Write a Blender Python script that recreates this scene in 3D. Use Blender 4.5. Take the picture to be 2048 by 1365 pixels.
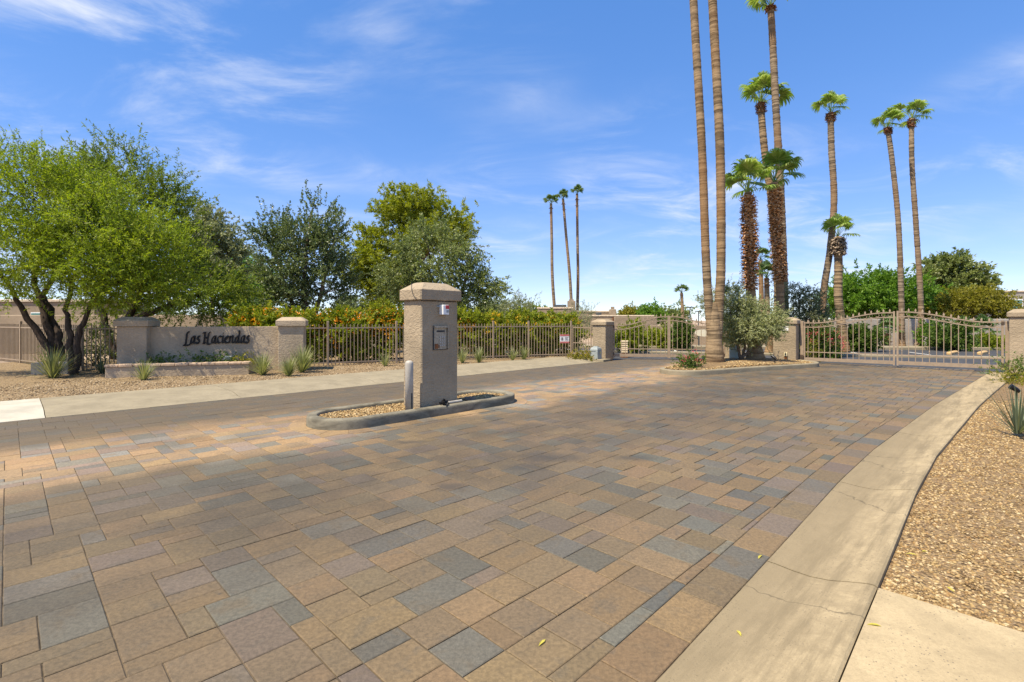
import bpy, math, random
import numpy as np
from mathutils import Vector, Matrix

for o in list(bpy.data.objects):
    bpy.data.objects.remove(o, do_unlink=True)
S = bpy.context.scene
COL = S.collection
R = math.radians

# ------------------------------------------------------------------ camera
cam_d = bpy.data.cameras.new('camera'); cam = bpy.data.objects.new('camera', cam_d); COL.objects.link(cam)
cam_d.sensor_width = 36.0; cam_d.lens = 36.0 * 1010 / 2048
cam_d.shift_y = -42.5 / 2048
cam_d.clip_start = 0.05; cam_d.clip_end = 3000
cam.location = (0, 0, 1.5); cam.rotation_euler = (R(90), 0, 0)
S.camera = cam

# ------------------------------------------------------------------ sky, sun, exposure
SUN_EL, SUN_AZ = 61.0, math.degrees(math.atan2(-0.76, -0.65))   # azimuth measured clockwise from +Y
W = bpy.data.worlds.new('World'); S.world = W; W.use_nodes = True
nt = W.node_tree; nt.nodes.clear()
def N(tree, t, **kw):
    n = tree.nodes.new(t)
    for k, v in kw.items(): setattr(n, k, v)
    return n
sky = N(nt, 'ShaderNodeTexSky', sky_type='NISHITA', sun_disc=False)
sky.sun_elevation = R(SUN_EL); sky.sun_rotation = R(SUN_AZ)
sky.air_density = 1.0; sky.dust_density = 0.0; sky.ozone_density = 8.0; sky.altitude = 2500
tc = N(nt, 'ShaderNodeTexCoord'); sep = N(nt, 'ShaderNodeSeparateXYZ')
nt.links.new(tc.outputs['Generated'], sep.inputs[0])
zz = N(nt, 'ShaderNodeMath', operation='ADD'); zz.inputs[1].default_value = 0.16; nt.links.new(sep.outputs[2], zz.inputs[0])
zm = N(nt, 'ShaderNodeMath', operation='MAXIMUM'); zm.inputs[1].default_value = 0.05; nt.links.new(zz.outputs[0], zm.inputs[0])
dx = N(nt, 'ShaderNodeMath', operation='DIVIDE'); nt.links.new(sep.outputs[0], dx.inputs[0]); nt.links.new(zm.outputs[0], dx.inputs[1])
dy = N(nt, 'ShaderNodeMath', operation='DIVIDE'); nt.links.new(sep.outputs[1], dy.inputs[0]); nt.links.new(zm.outputs[0], dy.inputs[1])
cmb = N(nt, 'ShaderNodeCombineXYZ'); nt.links.new(dx.outputs[0], cmb.inputs[0]); nt.links.new(dy.outputs[0], cmb.inputs[1])
def wnoise(scale, sx, sy, rot, off, detail, dist, rough=.6):
    mp = N(nt, 'ShaderNodeMapping'); mp.inputs['Scale'].default_value = (sx, sy, 1); mp.inputs['Rotation'].default_value = (0, 0, R(rot)); mp.inputs['Location'].default_value = off
    nt.links.new(cmb.outputs[0], mp.inputs[0])
    nz = N(nt, 'ShaderNodeTexNoise'); nz.inputs['Scale'].default_value = scale; nz.inputs['Detail'].default_value = detail; nz.inputs['Roughness'].default_value = rough; nz.inputs['Distortion'].default_value = dist
    nt.links.new(mp.outputs[0], nz.inputs['Vector']); return nz
def wramp(src, a, b, lo=0., hi=1.):
    r = N(nt, 'ShaderNodeMapRange', interpolation_type='SMOOTHSTEP'); r.inputs[1].default_value = a; r.inputs[2].default_value = b; r.inputs[3].default_value = lo; r.inputs[4].default_value = hi
    nt.links.new(src, r.inputs[0]); return r
n1 = wnoise(1.7, .85, 1.3, 25, (19.12, 18.96, 0), 9, .7, .62)      # wispy streaks
n2 = wnoise(.55, 1, 1, 0, (1.13, 1.70, 0), 3, .2)                  # where the wisps gather
c1 = wramp(n1.outputs['Fac'], .40, .82); c2 = wramp(n2.outputs['Fac'], .36, .66)
mulc = N(nt, 'ShaderNodeMath', operation='MULTIPLY'); nt.links.new(c1.outputs[0], mulc.inputs[0]); nt.links.new(c2.outputs[0], mulc.inputs[1])
fac = N(nt, 'ShaderNodeMath', operation='MULTIPLY', use_clamp=True); fac.inputs[1].default_value = 1.25; nt.links.new(mulc.outputs[0], fac.inputs[0])
mixc = N(nt, 'ShaderNodeMix', data_type='RGBA'); mixc.inputs['B'].default_value = (4.7, 4.9, 5.3, 1)
hs = N(nt, 'ShaderNodeHueSaturation'); hs.inputs['Hue'].default_value = .524; hs.inputs['Saturation'].default_value = 1.24; hs.inputs['Value'].default_value = .13; nt.links.new(sky.outputs[0], hs.inputs['Color'])
nt.links.new(fac.outputs[0], mixc.inputs['Factor']); gm = N(nt, 'ShaderNodeGamma'); gm.inputs[1].default_value = .5; nt.links.new(hs.outputs[0], gm.inputs[0])     # flatter tone, as in the print
up = N(nt, 'ShaderNodeMix', data_type='RGBA', blend_type='MULTIPLY'); up.inputs['Factor'].default_value = 1.; up.inputs['B'].default_value = (6.5, 6.5, 6.5, 1); nt.links.new(gm.outputs[0], up.inputs['A'])
nt.links.new(up.outputs['Result'], mixc.inputs['A'])
bg = N(nt, 'ShaderNodeBackground'); bg.inputs[1].default_value = 0.13
wo = N(nt, 'ShaderNodeOutputWorld')
nt.links.new(mixc.outputs['Result'], bg.inputs[0]); nt.links.new(bg.outputs[0], wo.inputs[0])
sd = bpy.data.lights.new('sun', 'SUN'); sd.energy = 5.0; sd.angle = R(0.5); sd.color = (1.0, .89, .70)
sun = bpy.data.objects.new('sun', sd); COL.objects.link(sun)
_e, _a = R(SUN_EL), R(SUN_AZ)
SUND = Vector((math.sin(_a) * math.cos(_e), math.cos(_a) * math.cos(_e), math.sin(_e)))
sun.rotation_euler = SUND.to_track_quat('Z', 'Y').to_euler(); sun.location = (-20, -8, 40)
S.view_settings.view_transform = 'Standard'; S.view_settings.look = 'None'
S.view_settings.exposure = 0.66; S.view_settings.gamma = 1.0; S.view_settings.use_curve_mapping = False

# ------------------------------------------------------------------ helpers
C7 = math.sqrt(.5)
def uv(u, v, z=0.): return Vector(((u - v) * C7, (u + v) * C7, z))      # u runs along the driveway, v across it
def at(x, Y): return (x - 1024) * Y / 1010
def zt(y, Y): return 1.5 + (640 - y) * Y / 1010

def tag(o, label=None, cat=None, group=None, kind=None):
    if label: o['label'] = label
    if cat: o['category'] = cat
    if group: o['group'] = group
    if kind: o['kind'] = kind
    return o
def empty(name, loc=(0, 0, 0), rz=0., label=None, cat=None, group=None, kind=None):
    o = bpy.data.objects.new(name, None); COL.objects.link(o); o.location = loc; o.rotation_euler = (0, 0, rz); o.empty_display_size = .2
    return tag(o, label, cat, group, kind)
def link(name, me, mat=None, parent=None, smooth=False):
    o = bpy.data.objects.new(name, me); COL.objects.link(o)
    if mat is not None and len(me.materials) == 0: me.materials.append(mat)
    if parent: o.parent = parent
    if smooth: me.polygons.foreach_set('use_smooth', [True] * len(me.polygons))
    return o
def copy_tree(o, parent=None):
    c = o.copy(); COL.objects.link(c); c.parent = parent
    for ch in list(o.children): copy_tree(ch, c)
    return c

class MB:
    def __init__(s): s.v = []; s.f = []
    def add(s, vs, fs):
        b = len(s.v); s.v += [tuple(p) for p in vs]; s.f += [tuple(i + b for i in f) for f in fs]; return s
    def box(s, x0, x1, y0, y1, z0, z1):
        return s.add([(x0,y0,z0),(x1,y0,z0),(x1,y1,z0),(x0,y1,z0),(x0,y0,z1),(x1,y0,z1),(x1,y1,z1),(x0,y1,z1)],
                     [(3,2,1,0),(4,5,6,7),(0,1,5,4),(1,2,6,5),(2,3,7,6),(3,0,4,7)])
    def cbox(s, x0, x1, y0, y1, z0, z1, b):
        """box with chamfered vertical and top edges"""
        def ring(i, z): return [(x0+b+i,y0+i,z),(x1-b-i,y0+i,z),(x1-i,y0+b+i,z),(x1-i,y1-b-i,z),(x1-b-i,y1-i,z),(x0+b+i,y1-i,z),(x0+i,y1-b-i,z),(x0+i,y0+b+i,z)]
        vs = ring(0, z0) + ring(0, z1-b) + ring(b*.8, z1)
        fs = []
        for k in (0, 8):
            for i in range(8): fs.append((k+i, k+(i+1) % 8, k+8+(i+1) % 8, k+8+i))
        fs.append(tuple(range(16, 24))); fs.append(tuple(reversed(range(8))))
        return s.add(vs, fs)
    def rings(s, rs, cap=True):
        n = len(rs[0]); b = len(s.v)
        for r in rs: s.v += [tuple(p) for p in r]
        for k in range(len(rs) - 1):
            for i in range(n):
                s.f.append((b+k*n+i, b+k*n+(i+1) % n, b+(k+1)*n+(i+1) % n, b+(k+1)*n+i))
        if cap:
            s.f.append(tuple(b+i for i in reversed(range(n)))); s.f.append(tuple(b+(len(rs)-1)*n+i for i in range(n)))
        return s
    def tube(s, pts, rad, n=8, cap=True):
        pts = [Vector(p) for p in pts]; rs = []
        rad = rad if hasattr(rad, '__len__') else [rad] * len(pts)
        t0 = (pts[1] - pts[0]).normalized(); a = t0.orthogonal().normalized()
        for i, p in enumerate(pts):
            t = (pts[min(i+1, len(pts)-1)] - pts[max(i-1, 0)])
            t = t.normalized() if t.length > 1e-9 else t0
            a = (a - t * a.dot(t)).normalized(); b = t.cross(a)
            rs.append([p + (a * math.cos(q) + b * math.sin(q)) * rad[i] for q in (2*math.pi*k/n for k in range(n))])
        return s.rings(rs, cap)
    def lathe(s, prof, n=16, c=(0, 0, 0)):
        return s.rings([[(c[0]+r*math.cos(2*math.pi*k/n), c[1]+r*math.sin(2*math.pi*k/n), c[2]+z) for k in range(n)] for r, z in prof])
    def mesh(s, name):
        me = bpy.data.meshes.new(name); me.from_pydata(s.v, [], s.f); me.update(); return me
    def build(s, name, mat, parent=None, smooth=False):
        return link(name, s.mesh(name), mat, parent, smooth)

def np_mesh(name, V, nper):
    """V (N*nper,3) -> mesh of N polygons with nper own corners each"""
    V = np.ascontiguousarray(V, dtype=np.float32).reshape(-1, 3); n = len(V) // nper
    me = bpy.data.meshes.new(name)
    me.vertices.add(len(V)); me.vertices.foreach_set('co', V.ravel())
    me.loops.add(len(V)); me.loops.foreach_set('vertex_index', np.arange(len(V), dtype=np.int32))
    me.polygons.add(n); me.polygons.foreach_set('loop_start', np.arange(0, len(V), nper, dtype=np.int32))
    try: me.polygons.foreach_set('loop_total', np.full(n, nper, dtype=np.int32))
    except Exception: pass
    me.update(calc_edges=True); me.validate(); return me
def np_mesh_idx(name, V, F):
    V = np.ascontiguousarray(V, dtype=np.float32); F = np.ascontiguousarray(F, dtype=np.int32); k = F.shape[1]
    me = bpy.data.meshes.new(name)
    me.vertices.add(len(V)); me.vertices.foreach_set('co', V.ravel())
    me.loops.add(F.size); me.loops.foreach_set('vertex_index', F.ravel())
    me.polygons.add(len(F)); me.polygons.foreach_set('loop_start', np.arange(0, F.size, k, dtype=np.int32))
    try: me.polygons.foreach_set('loop_total', np.full(len(F), k, dtype=np.int32))
    except Exception: pass
    me.update(calc_edges=True); return me

# ------------------------------------------------------------------ materials
class NT:
    def __init__(s, name):
        s.m = bpy.data.materials.new(name); s.m.use_nodes = True; s.t = s.m.node_tree; s.t.nodes.clear()
        s.out = s.n('ShaderNodeOutputMaterial')
    def n(s, t, **kw):
        nd = s.t.nodes.new(t)
        for k, v in kw.items(): setattr(nd, k, v)
        return nd
    def l(s, a, b): s.t.links.new(a, b)
    def setin(s, sock, v):
        if hasattr(v, 'links'): s.l(v, sock)
        else: sock.default_value = v
    def pos(s, obj=False):
        if obj: return s.n('ShaderNodeTexCoord').outputs['Object']
        return s.n('ShaderNodeNewGeometry').outputs['Position']
    def noise(s, vec, scale, detail=4, rough=.6, dist=0., out='Fac'):
        q = s.n('ShaderNodeTexNoise'); q.inputs['Scale'].default_value = scale; q.inputs['Detail'].default_value = detail
        q.inputs['Roughness'].default_value = rough; q.inputs['Distortion'].default_value = dist; s.l(vec, q.inputs['Vector']); return q.outputs[out]
    def vor(s, vec, scale, out='Distance', feature='F1', rnd=1.):
        q = s.n('ShaderNodeTexVoronoi', feature=feature); q.inputs['Scale'].default_value = scale; q.inputs['Randomness'].default_value = rnd; s.l(vec, q.inputs['Vector']); return q.outputs[out]
    def map(s, vec, scale=(1, 1, 1), rot=(0, 0, 0), loc=(0, 0, 0)):
        q = s.n('ShaderNodeMapping'); q.inputs['Scale'].default_value = scale; q.inputs['Rotation'].default_value = rot; q.inputs['Location'].default_value = loc; s.l(vec, q.inputs[0]); return q.outputs[0]
    def muv(s, p, su, sv):
        u = s.n('ShaderNodeVectorMath', operation='DOT_PRODUCT'); s.l(p, u.inputs[0]); u.inputs[1].default_value = (C7*su, C7*su, 0)
        v = s.n('ShaderNodeVectorMath', operation='DOT_PRODUCT'); s.l(p, v.inputs[0]); v.inputs[1].default_value = (-C7*sv, C7*sv, 0)
        c = s.n('ShaderNodeCombineXYZ'); s.l(u.outputs['Value'], c.inputs[0]); s.l(v.outputs['Value'], c.inputs[1]); return c.outputs[0]
    def rng(s, v, a, b, lo=0., hi=1., smooth=True):
        q = s.n('ShaderNodeMapRange', interpolation_type='SMOOTHSTEP' if smooth else 'LINEAR')
        s.l(v, q.inputs[0]); q.inputs[1].default_value = a; q.inputs[2].default_value = b; q.inputs[3].default_value = lo; q.inputs[4].default_value = hi; return q.outputs[0]
    def math(s, op, a, b=0., clamp=False):
        q = s.n('ShaderNodeMath', operation=op, use_clamp=clamp); s.setin(q.inputs[0], a); s.setin(q.inputs[1], b); return q.outputs[0]
    def mix(s, f, a, b, blend='MIX'):
        q = s.n('ShaderNodeMix', data_type='RGBA', blend_type=blend)
        s.setin(q.inputs['Factor'], f)
        for k, v in (('A', a), ('B', b)):
            if hasattr(v, 'links'): s.l(v, q.inputs[k])
            else: q.inputs[k].default_value = (v[0], v[1], v[2], 1)
        return q.outputs['Result']
    def bump(s, h, strength=.5, dist=.01, normal=None):
        q = s.n('ShaderNodeBump'); q.inputs['Strength'].default_value = strength; q.inputs['Distance'].default_value = dist; s.l(h, q.inputs['Height'])
        if normal is not None: s.l(normal, q.inputs['Normal'])
        return q.outputs[0]
    def bsdf(s, col, rough=.8, normal=None, metal=0., spec=.3):
        p = s.n('ShaderNodeBsdfPrincipled')
        if hasattr(col, 'links'): s.l(col, p.inputs['Base Color'])
        else: p.inputs['Base Color'].default_value = (col[0], col[1], col[2], 1)
        s.setin(p.inputs['Roughness'], rough); p.inputs['Metallic'].default_value = metal; p.inputs['Specular IOR Level'].default_value = spec
        if normal is not None: s.l(normal, p.inputs['Normal'])
        s.l(p.outputs[0], s.out.inputs[0]); return s.m

def simple(name, col, rough=.7, metal=0., var=.25, scale=12., bump=0., bscale=60., spec=.3):
    t = NT(name); p = t.pos()
    c = t.mix(t.rng(t.noise(p, scale, 5), .3, .7), [k*(1-var) for k in col], [min(1, k*(1+var)) for k in col])
    nrm = t.bump(t.noise(p, bscale, 4), bump, .004) if bump else None
    return t.bsdf(c, rough, nrm, metal, spec)

def stucco(name, col, rough_tex=1.0):
    t = NT(name); p = t.pos()
    w = t.noise(p, 3.0, 3, out='Color')
    pw = t.mix(.06, p, w, 'ADD')
    cr = t.noise(t.map(pw, (1, 1, 1.7)), 8, 3, .5, 1.6)          # skip-trowel ridges
    ridge = t.rng(cr, .46, .58)
    fine = t.noise(p, 130, 3, .7)
    h = t.math('ADD', t.math('MULTIPLY', ridge, .8 * rough_tex), t.math('MULTIPLY', fine, .12))
    big = t.noise(p, 1.6, 4)
    c = t.mix(t.rng(big, .3, .7), [k*.86 for k in col], [k*1.1 for k in col])
    c = t.mix(t.math('MULTIPLY', t.rng(cr, .40, .5, 1, 0), .16), c, [k*.55 for k in col])
    drip = t.noise(t.map(p, (9, 9, .7)), 1.0, 4)
    c = t.mix(t.rng(drip, .58, .78, 0, .28), c, [k*.6 for k in col])
    return t.bsdf(c, .93, t.bump(h, .6, .010), spec=.15)

def concrete(name, col, stain=.5, specks=True, gutter=False):
    t = NT(name); p = t.pos()
    a = t.noise(p, 2.2, 6, .65); b = t.noise(p, 14, 5, .7); f = t.noise(p, 160, 3, .7)
    c = t.mix(t.rng(a, .3, .7), [k*.80 for k in col], [k*1.08 for k in col])
    c = t.mix(t.rng(b, .45, .75, 0, .35*stain), c, [k*.55 for k in col])
    c = t.mix(t.rng(f, .3, .75, 0, .30), c, [k*.62 for k in col])
    if specks:
        d = t.vor(t.map(p, (1, 1, .2)), 48); mk = t.noise(p, 3.1, 3)
        sp = t.math('MULTIPLY', t.rng(d, .12, .20, 1, 0), t.rng(mk, .40, .56))
        c = t.mix(t.math('MULTIPLY', sp, .8), c, (.09, .08, .07))
        sp2 = t.math('MULTIPLY', t.rng(t.vor(p, 17), .05, .10, 1, 0), t.rng(t.noise(p, 1.7, 3), .48, .6)); c = t.mix(t.math('MULTIPLY', sp2, .8), c, (.07, .06, .05))
        c = t.mix(t.rng(t.noise(p, 60, 4, .8), .42, .70, 0, .40), c, [k*.6 for k in col])
        c = t.mix(t.rng(t.noise(p, 1.1, 6, .7, .8), .50, .72, 0, .45), c, [k*.55 for k in col])
    if name.startswith('kerb'):
        gm_ = t.noise(t.map(p, (1, 1, 3)), 2.6, 6, .7, .6); c = t.mix(t.rng(gm_, .40, .66, 0, .75), c, [k*.34 for k in col])
    if gutter:     # grit and tyre grime washed along the flow line next to the paving
        vv = t.n('ShaderNodeVectorMath', operation='DOT_PRODUCT'); t.l(p, vv.inputs[0]); vv.inputs[1].default_value = (-C7, C7, 0)
        st = t.noise(t.muv(p, .8, 7), 1.2, 7, .72)
        v_ = t.math('ADD', vv.outputs['Value'], t.math('MULTIPLY', t.math('SUBTRACT', st, .5), .55))
        c = t.mix(t.rng(v_, .62, .98, 0, .72), c, [k*.48 for k in col])
        c = t.mix(t.math('MULTIPLY', t.rng(t.vor(p, 60), .10, .22, 1, 0), t.rng(v_, .93, 1.12, 0, .85)), c, (.07, .065, .055))
        c = t.mix(t.rng(st, .44, .66, 0, .72), c, [k*.46 for k in col])
        c = t.mix(t.rng(t.noise(p, 5.5, 6, .75, 1.2), .46, .62, 0, .42), c, [k*.55 for k in col])
        ck = t.vor(t.mix(.35, p, t.noise(p, 2.5, 4, out='Color'), 'ADD'), .55, feature='DISTANCE_TO_EDGE'); c = t.mix(t.rng(ck, .001, .004, .5, 0), c, (.06, .05, .035))
    h = t.math('ADD', t.math('MULTIPLY', f, .5), t.math('MULTIPLY', b, .6))
    return t.bsdf(c, .88, t.bump(h, .55, .008), spec=.2)

def paver_mat(name, from_object):
    t = NT(name); p = t.pos()
    if from_object: base = t.n('ShaderNodeObjectInfo').outputs['Color']
    else:
        q = t.n('ShaderNodeVertexColor'); q.layer_name = 'Col'; base = q.outputs['Color']
    # blended pigments inside one paver
    bl = t.noise(t.map(p, (1, 1, .2), (0, 0, R(45))), 5.5, 4, .6, .6)
    c = t.mix(t.rng(bl, .50, .72, 0, .55), base, (.14, .102, .058))
    c = t.mix(t.rng(bl, .30, .45, .35, 0), c, (.09, .085, .07))
    g = t.noise(p, 240, 3, .75)
    c = t.mix(t.rng(g, .30, .70), t.mix(1., c, (.72, .72, .72), 'MULTIPLY'), t.mix(1., c, (1.25, 1.24, 1.22), 'MULTIPLY'))
    chip = t.vor(p, 95); c = t.mix(t.math('MULTIPLY', t.rng(chip, .06, .11, 1, 0), .35), c, (.5, .44, .36))
    # wear: the strip between the lanes that no wheel crosses stays clean, lanes carry tyre grime
    vv = t.n('ShaderNodeVectorMath', operation='DOT_PRODUCT'); t.l(p, vv.inputs[0]); vv.inputs[1].default_value = (-C7, C7, 0)
    uu = t.n('ShaderNodeVectorMath', operation='DOT_PRODUCT'); t.l(p, uu.inputs[0]); uu.inputs[1].default_value = (C7, C7, 0)
    wob = t.math('MULTIPLY', t.math('SUBTRACT', t.noise(t.map(p, (1, 1, 1), (0, 0, R(-45)), (0, 0, 0)), .55, 3), .5), 1.6)
    v_ = t.math('ADD', vv.outputs['Value'], wob)
    clean = t.math('MULTIPLY', t.rng(v_, 5.75, 6.35), t.rng(v_, 7.75, 8.6, 1, 0))
    clean = t.math('MULTIPLY', clean, t.rng(t.noise(p, .9, 3), .28, .5, .35, 1))
    grime = t.math('MULTIPLY', t.rng(t.noise(t.muv(p, .45, 1.2), 1.1, 5, .65), .3, .75, .20, .72), t.math('MULTIPLY', t.math('SUBTRACT', 1., clean), t.rng(v_, 1.1, 2.8, .30, 1)))
    c = t.mix(grime, c, (.094, .076, .052))
    c = t.mix(t.rng(v_, 8.1, 9.2, 0, .62), c, (.098, .080, .057))      # the exit lane is filmed over with rubber
    tr_ = t.math('MULTIPLY', t.math('MULTIPLY', t.rng(v_, 2.6, 3.9), t.rng(v_, 4.7, 5.9, 1, 0)), t.rng(t.noise(p, .7, 5, .7), .36, .66, 0, .55))   # soot along the lane where cars wait
    c = t.mix(tr_, c, (.05, .042, .032))
    ln_ = t.noise(t.muv(p, .25, 5), 1., 5, .7); c = t.mix(t.rng(ln_, .55, .75, 0, .30), c, (.045, .038, .03))
    c = t.mix(t.math('MULTIPLY', clean, .48), c, t.mix(1., c, (2.2, 2.1, 2.15), 'MULTIPLY'))
    mo = t.noise(p, 45, 5, .75); c = t.mix(t.rng(mo, .35, .65), t.mix(1., c, (.78, .78, .78), 'MULTIPLY'), t.mix(1., c, (1.16, 1.15, 1.13), 'MULTIPLY'))
    # oil drips in the waiting spot beside the keypad
    for (ox, oy, sx, sy) in ((.45, 5.5, .55, .28), (.15, 5.15, .4, .2), (-1.25, 6.2, .28, .14), (1.3, 5.5, .45, .2), (-.55, 4.55, .3, .2)):
        q = t.map(p, (1/sx, 1/sy, 0), (0, 0, 0), (-ox/sx, -oy/sy, 0))
        ln = t.n('ShaderNodeVectorMath', operation='LENGTH'); t.l(q, ln.inputs[0])
        d = t.math('ADD', ln.outputs['Value'], t.math('MULTIPLY', t.noise(p, 7, 4), .9))
        c = t.mix(t.rng(d, .55, 1.35, .62, 0), c, (.05, .046, .04))
    sp = t.math('MULTIPLY', t.rng(t.vor(p, 7.), .05, .10, 1, 0), t.rng(t.noise(p, 1.2, 2), .5, .6, 0, .6))
    c = t.mix(sp, c, (.055, .048, .04))
    h = t.math('ADD', t.math('MULTIPLY', g, .6), t.math('MULTIPLY', t.noise(p, 30, 3), .5))
    return t.bsdf(c, t.rng(g, .3, .7, .66, .84), t.bump(h, .35, .005), spec=.35)

def leaf_mat(name, cols, trans=.45, rough=.55, hue=None):
    t = NT(name)
    ri = t.n('ShaderNodeNewGeometry').outputs['Random Per Island']
    p = t.pos()
    rp = t.n('ShaderNodeValToRGB'); el = rp.color_ramp.elements
    while len(el) < len(cols): el.new(.5)
    for i, cc in enumerate(cols): el[i].position = i / max(1, len(cols) - 1); el[i].color = (*cc, 1)
    k = t.math('ADD', t.math('MULTIPLY', ri, .6), t.math('MULTIPLY', t.rng(t.noise(p, 1.3, 2), .3, .7), .4))
    t.l(k, rp.inputs[0]); c = rp.outputs[0]
    pr = t.n('ShaderNodeBsdfPrincipled'); t.l(c, pr.inputs['Base Color']); pr.inputs['Roughness'].default_value = rough; pr.inputs['Specular IOR Level'].default_value = .35
    tr = t.n('ShaderNodeBsdfTranslucent'); t.l(t.mix(1., c, (1.35, 1.45, .7), 'MULTIPLY'), tr.inputs[0])
    mx = t.n('ShaderNodeMixShader'); mx.inputs[0].default_value = trans; t.l(pr.outputs[0], mx.inputs[1]); t.l(tr.outputs[0], mx.inputs[2])
    t.l(mx.outputs[0], t.out.inputs[0]); return t.m

def bark(name, col, sc=(30, 30, 6), dark=.45):
    t = NT(name); p = t.pos(); a = t.noise(t.map(p, sc), 1., 6, .7, .5)
    c = t.mix(t.rng(a, .3, .7), [k*dark for k in col], [k*1.25 for k in col])
    return t.bsdf(c, .9, t.bump(a, .8, .02), spec=.15)
def palm_bark(name, col):
    t = NT(name); p = t.pos()
    wv = t.noise(t.map(p, (1.0, 1.0, 11)), 1., 5, .65, .3); sp = t.noise(t.map(p, (16, 16, 5)), 1., 4, .7); b = t.noise(t.map(p, (1, 1, .5)), .8, 3)
    c = t.mix(t.rng(wv, .40, .60), [k*.55 for k in col], [k*1.4 for k in col])
    c = t.mix(t.rng(b, .4, .65, 0, .6), c, (col[0]*1.15, col[1]*.86, col[2]*.62))
    c = t.mix(t.rng(sp, .60, .74, 0, .75), c, [k*.28 for k in col])
    return t.bsdf(c, .92, t.bump(t.math('ADD', wv, sp), .7, .025), spec=.12)

M = {}
M['stucco'] = stucco('stucco_taupe', (.36, .285, .192))
M['stucco_sign'] = stucco('stucco_sign', (.41, .325, .225), .9)
M['stucco_house'] = stucco('stucco_house', (.30, .235, .165), .4)
M['stucco_grey'] = stucco('stucco_grey', (.33, .30, .26), .4)
M['concrete'] = concrete('gutter_concrete', (.44, .345, .205), 1.2, True, True)
M['concrete_w'] = concrete('slab_concrete', (.46, .36, .212), 1.2, True)
M['concrete_l'] = concrete('walk_concrete', (.305, .258, .175), .9, False)
M['concrete_new'] = concrete('new_concrete', (.50, .46, .37), .4, False)
M['kerb'] = concrete('kerb_concrete', (.255, .230, .170), 1.2, False)
M['asphalt'] = simple('asphalt', (.055, .056, .06), .85, 0, .25, 3, .4, 150)
M['fence'] = simple('fence_paint', (.31, .235, .16), .5, 0, .10, 9, .1)
M['gatepaint'] = simple('gate_paint', (.32, .24, .165), .45, 0, .10, 9, .1)
M['gatedark'] = simple('hinge_metal', (.10, .07, .05), .6, .3)
M['black'] = simple('black_metal', (.012, .012, .013), .4, .2, .3)
M['steel'] = simple('brushed_steel', (.36, .31, .23), .5, .25, .25, 30)
M['greybox'] = simple('grey_plastic', (.30, .33, .32), .5, 0, .08)
M['greenbox'] = simple('green_grey_plastic', (.34, .40, .36), .5, 0, .08)
M['bollard'] = simple('bollard_paint', (.42, .385, .33), .5, 0, .12, 6, .1)
M['white'] = simple('white_enamel', (.78, .77, .74), .4, 0, .04)
M['red'] = simple('red_enamel', (.55, .05, .05), .45, 0, .1)
M['signred'] = simple('faded_red', (.55, .16, .15), .5, 0, .1)
M['ink'] = simple('printed_ink', (.05, .05, .05), .6)
M['cream'] = simple('cream_plastic', (.70, .60, .36), .5, 0, .06)
M['creamstone'] = simple('cream_block', (.62, .50, .34), .85, 0, .15)
M['ovalsign'] = simple('oval_sign_face', (.74, .67, .50), .5, 0, .05)
M['rust'] = simple('rust', (.20, .08, .03), .9, 0, .4)
M['roofwhite'] = simple('roof_coating', (.50, .41, .30), .8)
M['darkmetal'] = simple('roof_unit', (.06, .07, .08), .6)
M['rock'] = simple('rock', (.22, .15, .10), .9, 0, .3, 12, .5, 30)
M['capstone'] = simple('cap_brick', (.46, .33, .22), .9, 0, .2, 8, .6, 40)
M['letter'] = simple('letter_black', (.010, .009, .009), .45, .1, .2)
gl = NT('window_glass'); M['glass'] = gl.bsdf((.05, .16, .14), .08, spec=.6)
M['bark_dark'] = bark('mesquite_bark', (.075, .055, .042)); M['bark_grey'] = bark('grey_bark', (.16, .125, .09)); M['bark_pine'] = bark('pine_bark', (.13, .08, .05))
M['palm'] = palm_bark('palm_bark', (.235, .168, .098)); M['palm_grey'] = palm_bark('palm_bark_grey', (.22, .168, .112))
M['boot'] = leaf_mat('dead_boots', [(.22, .095, .04), (.52, .27, .12), (.66, .44, .25)], 0.12, .8)
M['boot_grey'] = leaf_mat('old_boots', [(.13, .09, .06), (.32, .235, .16), (.52, .42, .30)], 0.1, .8)
M['boot_dark'] = leaf_mat('neck_boots', [(.08, .03, .015), (.20, .085, .04), (.32, .16, .08)], .1, .8)
M['frond'] = leaf_mat('frond_green', [(.10, .18, .028), (.22, .32, .055), (.42, .47, .14)], 0.38, .38)
M['frond_far'] = leaf_mat('frond_far', [(.06, .12, .03), (.12, .19, .05)], 0.3, .45)
M['mesq'] = leaf_mat('mesquite_leaf', [(.09, .14, .012), (.225, .295, .016), (.40, .435, .03)], 0.42)
M['mesq_d'] = leaf_mat('dark_mesquite_leaf', [(.06, .10, .014), (.15, .20, .018), (.28, .33, .03)], 0.4)  # deeper green foliage of the mesquite and trees further back
M['olivegrey'] = leaf_mat('greygreen_leaf', [(.14, .16, .08), (.25, .27, .14), (.37, .38, .22)], 0.3)
M['paloverde'] = leaf_mat('paloverde_leaf', [(.12, .24, .06), (.20, .34, .08), (.28, .40, .10)], 0.45)
M['oak'] = leaf_mat('oak_leaf', [(.045, .075, .026), (.12, .16, .055), (.28, .32, .15)], 0.25, .38)
M['oak2'] = leaf_mat('oak_leaf_light', [(.08, .11, .03), (.19, .23, .065), (.36, .38, .16)], 0.3, .38)
M['pine'] = leaf_mat('pine_needle', [(.115, .14, .010), (.25, .275, .016), (.40, .405, .03)], 0.42)
M['olive'] = leaf_mat('olive_leaf', [(.17, .19, .085), (.31, .33, .15), (.46, .47, .26)], 0.32)
M['olive_d'] = leaf_mat('dark_olive_leaf', [(.10, .11, .055), (.19, .20, .10), (.30, .31, .17)], 0.28)
M['bright'] = leaf_mat('bright_leaf', [(.055, .125, .010), (.12, .23, .018), (.21, .33, .03)], 0.38)
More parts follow.
